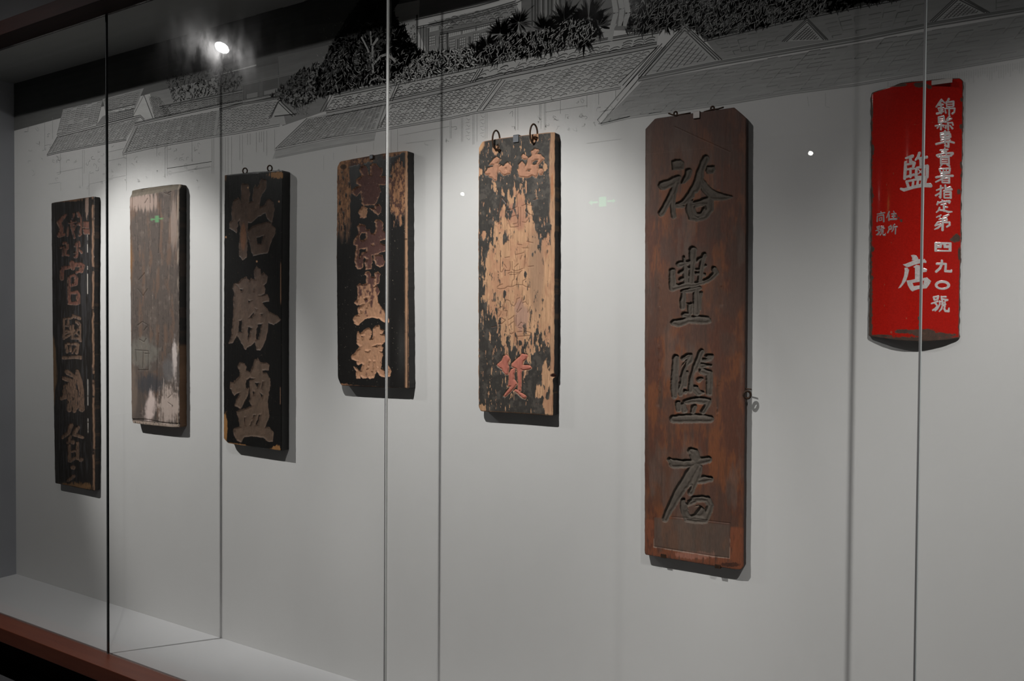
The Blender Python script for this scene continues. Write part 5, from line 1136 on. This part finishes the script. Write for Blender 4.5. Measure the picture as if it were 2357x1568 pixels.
def scribble(cx, cy, r, n=8, dark=.8):
    x, y = cx, cy; a = srnd.uniform(0, 6.28); pts = [(x, y)]
    for _ in range(n):
        a += srnd.uniform(-1.6, 1.6); x += math.cos(a)*r*.45; y += math.sin(a)*r*.45
        x = min(max(x, cx-r), cx+r); y = min(max(y, cy-r), cy+r); pts.append((x, y))
    shops.line(pts, .0018, dark, sub=False)
for _ in range(70):      # figures, pots and shelves in the far shops
    x = srnd.uniform(60, 470); y = 330+srnd.uniform(0, 110)+(0 if x > 110 else -40)
    scribble(x, y, srnd.uniform(3, 8), 7, .75)
for _ in range(22):
    x = srnd.uniform(1230, 1440); y = eave_y(min(x, 1428))+srnd.uniform(10, 75); scribble(x, y, srnd.uniform(4, 9), 7, .6)
for cx, cy in ((1173, 262), (1178, 290), (1046, 298), (1034, 325), (1347, 274), (978, 328), (1280, 270), (1275, 230), (1262, 285), (455, 345), (400, 350), (420, 362), (200, 375), (215, 360), (220, 392), (130, 375), (153, 375), (84, 330), (115, 308)):
    scribble(cx, cy, 7, 10, 1.0)
for x0, y0 in ((1072, 268), (1105, 262)):        # hanging shop banners with brushed marks
    for k in range(4):
        y = y0+k*15
        shops.line([(x0, y), (x0+9, y-2)], .0018, .9); shops.line([(x0+2, y+4), (x0+7, y+9), (x0+10, y+6)], .0018, .9)
for k in range(70):                               # picket-like strokes under the far right eave
    x = 2050+k*5.3; y = eave_y(x)+6+srnd.uniform(0, 3); shops.line([(x, y), (x, y+srnd.uniform(12, 34))], .0024, .40)
shops.line([(2044, 188), (2044, 200)], .002, .8); shops.line([(1858, 222), (1862, 245)], .002, .6); shops.line([(1900, 214), (1900, 245), (1910, 248)], .002, .6)

# pavilion between the trees
def H(p): return p
for x, y0, y1, w_ in ((960, 34, 110, .007), (968, 62, 108, .003), (975, 60, 125, .004), (981, 63, 125, .003), (986, 65, 125, .004), (1030, 75, 128, .006), (1018, 84, 115, .003), (1011, 84, 115, .003), (1054, 90, 120, .004), (1080, 84, 118, .004), (1083, 84, 112, .003)): house.line([(x, y0), (x, y1)], w_, 1, .07)
for p in ([(960, 62), (985, 57), (1100, 34), (1190, 6), (1232, -15)], [(960, 66), (985, 61), (1100, 38), (1192, 10)], [(1012, 76), (1100, 59), (1200, 36), (1230, 12)], [(1012, 80), (1100, 63), (1204, 40)], [(955, 46), (1010, 34), (1100, 14), (1150, 0)], [(985, 58), (1100, 28), (1188, 2)]): house.line(p, .0034, 1, .08)
toned([(985, 52), (1185, 4), (1200, 34), (1012, 74)], .34)
tiles([(1000, 46), (1180, 8), (1192, 32), (1030, 68)], .030, .012, 1.0, .003)
for x0, y0, x1, y1 in ((989, 64, 1010, 60), (1015, 57, 1038, 52), (1033, 76, 1061, 70), (1065, 69, 1094, 62), (1098, 61, 1128, 53), (1131, 52, 1163, 41), (1168, 40, 1196, 30)):
    beams.fill([(x0, y0+10), (x1, y1+9), (x1, y1), (x0, y0)], .56)
    for k in range(7): house.line([(x0+(x1-x0)*k/6, y0+(y1-y0)*k/6), (x0+(x1-x0)*k/6, y0+(y1-y0)*k/6+8)], .0014, 1, .12)
toned([(960, 66), (1230, 34), (1230, 90), (985, 125)], .22, .34) 
for gx, gy in ((988, 84), (1013, 80), (1034, 92), (1058, 88), (1090, 78), (1108, 76)):
    beams.fill([(gx, gy+22), (gx+14, gy+20), (gx+14, gy-3), (gx, gy)], .50)
    for k in range(4): house.line([(gx+k*4.5, gy-1), (gx+k*4.5, gy+21)], .0018, 1, .08); house.line([(gx, gy+k*6), (gx+14, gy+k*6-3)], .0018, 1, .08)
for x in (1225, 1232, 1238, 1250, 1262, 1270, 1290, 1302, 1312, 1360, 1370): house.line([(x, -20), (x, 60)], .005, 1, .06)
for x in (1246, 1257, 1276, 1284): house.line([(x, 0), (x, 55)], .004, 1, .36)
toned([(1200, -60), (1460, -60), (1460, 70), (1200, 70)], .16, .20)
# pale rockery trunks
for P in ([(1412, -10), (1418, 30), (1410, 60), (1404, 95)], [(1426, -10), (1432, 20), (1428, 60)], [(1440, -5), (1446, 30), (1436, 60)]):
    lights.line(P, .016, 1, .42)
# pale ground under the bushes, then the leaf masses
toned([(905, 170), (1095, 125), (1100, 158), (905, 196)], .50, .54)
toned([(1370, 60), (1420, 55), (1400, 90), (1360, 105)], .44)
lr = random.Random(3)
def leaves(poly, n, L, w, val, ang=None, tgt=trees, jit=.5):
    xs = [p[0] for p in poly]; ys = [p[1] for p in poly]; c = 0; tries = 0
    while c < n and tries < n*8:
        tries += 1
        x = lr.uniform(min(xs), max(xs)); y = lr.uniform(min(ys), max(ys))
        ins = False
        for i in range(len(poly)):
            x0, y0 = poly[i]; x1, y1 = poly[(i+1) % len(poly)]
            if (y0 > y) != (y1 > y) and x < (x1-x0)*(y-y0)/(y1-y0)+x0: ins = not ins
        if not ins: continue
        c += 1
        a = lr.uniform(0, 2*PI) if ang is None else ang+lr.uniform(-jit, jit)
        q = np.array(wall_xz(x, y)); l = L*lr.uniform(.6, 1.3); d = np.array((math.cos(a), math.sin(a)))*l; nn = np.array((-d[1], d[0]))/l*w*lr.uniform(.6, 1.2)
        tgt.quad([q-d, q-d*.1-nn, q+d, q-d*.1+nn], val*lr.uniform(.7, 1.3))
def mass(poly, val):
    wash.y -= 2e-6
    cx = sum(p[0] for p in poly)/len(poly); cy = sum(p[1] for p in poly)/len(poly)
    for i in range(0, len(poly)):
        a, b = poly[i], poly[(i+1) % len(poly)]
        wash.quad([wall_xz(cx, cy), wall_xz(*b), wall_xz((a[0]+b[0])/2, (a[1]+b[1])/2), wall_xz(*a)], val)
big = [(735, 160), (770, 90), (800, 40), (830, 0), (830, -60), (960, -60), (900, 15), (920, 60), (930, 85), (950, 105), (972, 130), (955, 165), (900, 186), (830, 200), (770, 216), (735, 225), (725, 200)]
mass(big, .035)
leaves(big, 2600, .013, .0045, .022)
leaves([(900, 60), (930, 60), (945, 95), (985, 130), (955, 170), (880, 190), (860, 170)], 700, .016, .004, .018)
leaves([(730, 120), (960, 120), (940, 175), (740, 215)], 260, .009, .0016, .30, tgt=lights)
leaves([(735, 40), (960, 60), (960, 170), (740, 215)], 160, .009, .0012, .20, tgt=lights)
for P, w_ in (([(859, 168), (857, 140), (858, 105), (870, 88)], .010), ([(855, 104), (853, 72)], .006), ([(857, 146), (846, 112), (832, 85)], .007), ([(859, 148), (876, 130), (890, 125), (904, 135), (911, 143)], .009), ([(850, 194), (854, 185), (872, 178)], .006), ([(874, 181), (888, 184)], .005), ([(778, 212), (774, 195)], .004), ([(872, 128), (870, 119)], .004)):
    lights.line(P, w_, 1, .36)
leaves([(924, 52), (958, 58), (958, 108), (945, 105)], 60, .006, .0018, .12)
leaves([(905, 182), (975, 120), (1090, 110), (1098, 150), (1000, 172), (905, 192)], 1100, .014, .0026, .07, ang=.7, jit=1.3)
leaves([(905, 182), (975, 120), (1090, 110), (1098, 150), (1000, 172), (905, 192)], 300, .012, .0026, .55, tgt=lights)
def burst(cx, cy, r, n=46, val=.05):
    q = np.array(wall_xz(cx, cy)); rr = r*.00155
    for i in range(n):
        a = lr.uniform(0, 2*PI) if i > n*.35 else lr.uniform(.2, PI-.2)
        l = rr*lr.uniform(.7, 1.25); d = np.array((math.cos(a), math.sin(a)))*l; nn = np.array((-d[1], d[0]))/l*rr*.085
        trees.quad([q+d*.05, q+d*.5-nn, q+d, q+d*.5+nn], val*lr.uniform(.6, 1.2))
bush = [(1092, 128), (1130, 100), (1160, 80), (1230, 75), (1290, 50), (1340, 45), (1372, 65), (1375, 95), (1330, 105), (1240, 122), (1112, 150)]
mass(bush, .07)
leaves(bush, 900, .014, .0036, .045, ang=1.2, jit=1.2)
for b in ((1094, 119, 28), (1121, 106, 30), (1151, 78, 34), (1180, 100, 30), (1194, 52, 30), (1215, 108, 28), (1251, 68, 34), (1300, 48, 40), (1270, 95, 34), (1310, 85, 30), (1355, 42, 44), (1345, 86, 36), (1378, 60, 30), (1112, 130, 24), (1145, 128, 26), (1240, 118, 20)): burst(*b)
leaves(bush, 300, .010, .0016, .40, ang=1.1, jit=1.0, tgt=lights)
leaves(bush, 140, .005, .0012, .50, tgt=lights)
dark = [(1452, 20), (1440, 75), (1500, 72), (1540, 62), (1560, 70), (1578, 52), (1620, 88), (1700, 74), (1823, 44), (1973, 14), (2120, -20), (2420, -80), (3750, -360), (3750, -900), (2270, -440), (1450, -200)]
mass(dark, .05)
leaves([p for p in dark[:10]]+[(2300, -50), (2200, -120), (1450, -120)], 5200, .014, .0034, .028, ang=1.0, jit=1.4)
leaves([(1452, 20), (1460, 72), (1640, 80), (1900, 30), (1900, -20), (1500, -20)], 900, .011, .0013, .24, ang=1.0, jit=1.0, tgt=lights)
burst(1475, 55, 30); burst(1500, 40, 34); burst(1530, 55, 26)
leaves([(380, 180), (520, 150), (560, 180), (540, 210), (400, 235)], 500, .010, .003, .05)
leaves([(620, 220), (690, 160), (740, 140), (730, 230), (680, 250)], 500, .010, .003, .04)
for ob, nm in ((wash, 'ink_wash'), (beams, 'ridge_and_panel_print'), (roofs, 'roof_tile_print'), (house, 'pavilion_print'), (shops, 'shopfront_print'), (trees, 'tree_print'), (lights, 'pale_branch_print')):
    o = ob.build(nm, m_ink, MU)
    o['kind'] = 'stuff'

# ------------------------------------------------------------------ the room's own fittings that the glass mirrors
m_lamp_body = mat('lamp_black_metal', (.02, .02, .02), .35, metal=.3, noise=(50, .2, (.03, .03, .03)))
m_lens = mat_emit('lamp_lens', (1.0, .99, 1.0), 60)
m_green = mat_emit('exit_green_light', (.06, .75, .22), 2.6)
m_gdark = mat('exit_sign_case', (.05, .05, .05), .5, noise=(40, .2, (.03, .03, .03)))
def spotlight(p, aim, lab, lens=m_lens, R=.036):
    r = empty('track_spotlight', p, label=lab, cat='spotlight', group='track spotlights of the gallery')
    p = Vector(p); d = (Vector(aim)-p).normalized()
    lathe('lamp_head', [(-.13, .01), (-.13, .034), (-.12, .04), (-.02, R+.004), (.012, R+.007), (.012, R+.002), (-.004, R+.001), (-.006, 0)], p, d, m_lamp_body, r)
    lathe('lamp_lens', [(0.000, 0.0), (0.000, R), (.002, R*.9), (.003, 0)], p, d, lens, r, smooth=False)
    tube('yoke_arm', [p-d*.07, p-d*.07+Vector((.05, 0, .03)), (p.x+.05, p.y, 3.52)], .006, m_lamp_body, r)
    return r
m_lens2 = mat_emit('far_lamp_lens', (1, .98, .93), 28)
for i, (p, a) in enumerate(LAMPS):
    spotlight(p, a, ['track spotlight mirrored in the glass at the upper left, its lens glaring white', 'track spotlight above the middle of the case, lighting the two tan boards', 'track spotlight above the right end of the case, lighting the red sign'][i])
spotlight((-1.54, -4.6, 3.34), (-1.3, 0, 1.2), 'small distant spotlight mirrored in the glass left of the red sign', m_lens2, .022)
spotlight((-5.85, -4.75, 3.30), (-4.0, 0, 1.5), 'small distant spotlight mirrored in the glass beside the pale tan board', m_lens2, .022)
for i, y in enumerate((.535, -4.65)):
    tag(box('lighting_track', -8, 3, y-.02, y+.02, 3.52, 3.56, m_lamp_body, bev=.003), ['black lighting track above the front of the case', 'black lighting track at the far side of the gallery'][i], 'lighting track')
def exit_sign(x, y, z, lab, w_=.27, h_=.10):
    r = empty('exit_sign', (x, y, z), label=lab, cat='exit sign', group='green exit signs across the gallery')
    box('sign_case', x-w_/2, x+w_/2, y-.03, y, z-h_/2, z+h_/2, m_gdark, r, bev=.004)
    bm = bmesh.new(); t = y+.001
    def pl(P):
        f = bm.faces.new([bm.verts.new((x+a*w_, t, z+b*h_)) for a, b in P]); 
        e = bmesh.ops.extrude_face_region(bm, geom=[f])
        for v in e['geom']:
            if isinstance(v, bmesh.types.BMVert): v.co.y += .002
    pl([(-.10, -.4), (.14, -.4), (.14, .4), (-.10, .4)])
    pl([(-.45, 0), (-.33, .24), (-.33, .08), (-.14, .08), (-.14, -.08), (-.33, -.08), (-.33, -.24)])
    pl([(.45, 0), (.36, .2), (.36, .07), (.18, .07), (.18, -.07), (.36, -.07), (.36, -.2)])
    bmesh.ops.recalc_face_normals(bm, faces=bm.faces[:])
    me = bpy.data.meshes.new('lit_symbol'); bm.to_mesh(me); bm.free(); link('lit_symbol', me, m_green, r)
    for s in (-.09, .09): tube('hanging_rod', [(x+s, y-.015, z+h_/2), (x+s, y-.015, 3.6)], .004, m_gdark, r, seg=6)
exit_sign(-8.63, -2.29, 2.86, 'green lit exit sign mirrored on the bare grey board')
exit_sign(-2.75, -2.29, 2.63, 'green lit exit sign faintly mirrored between the tan board and the tall red brown board')
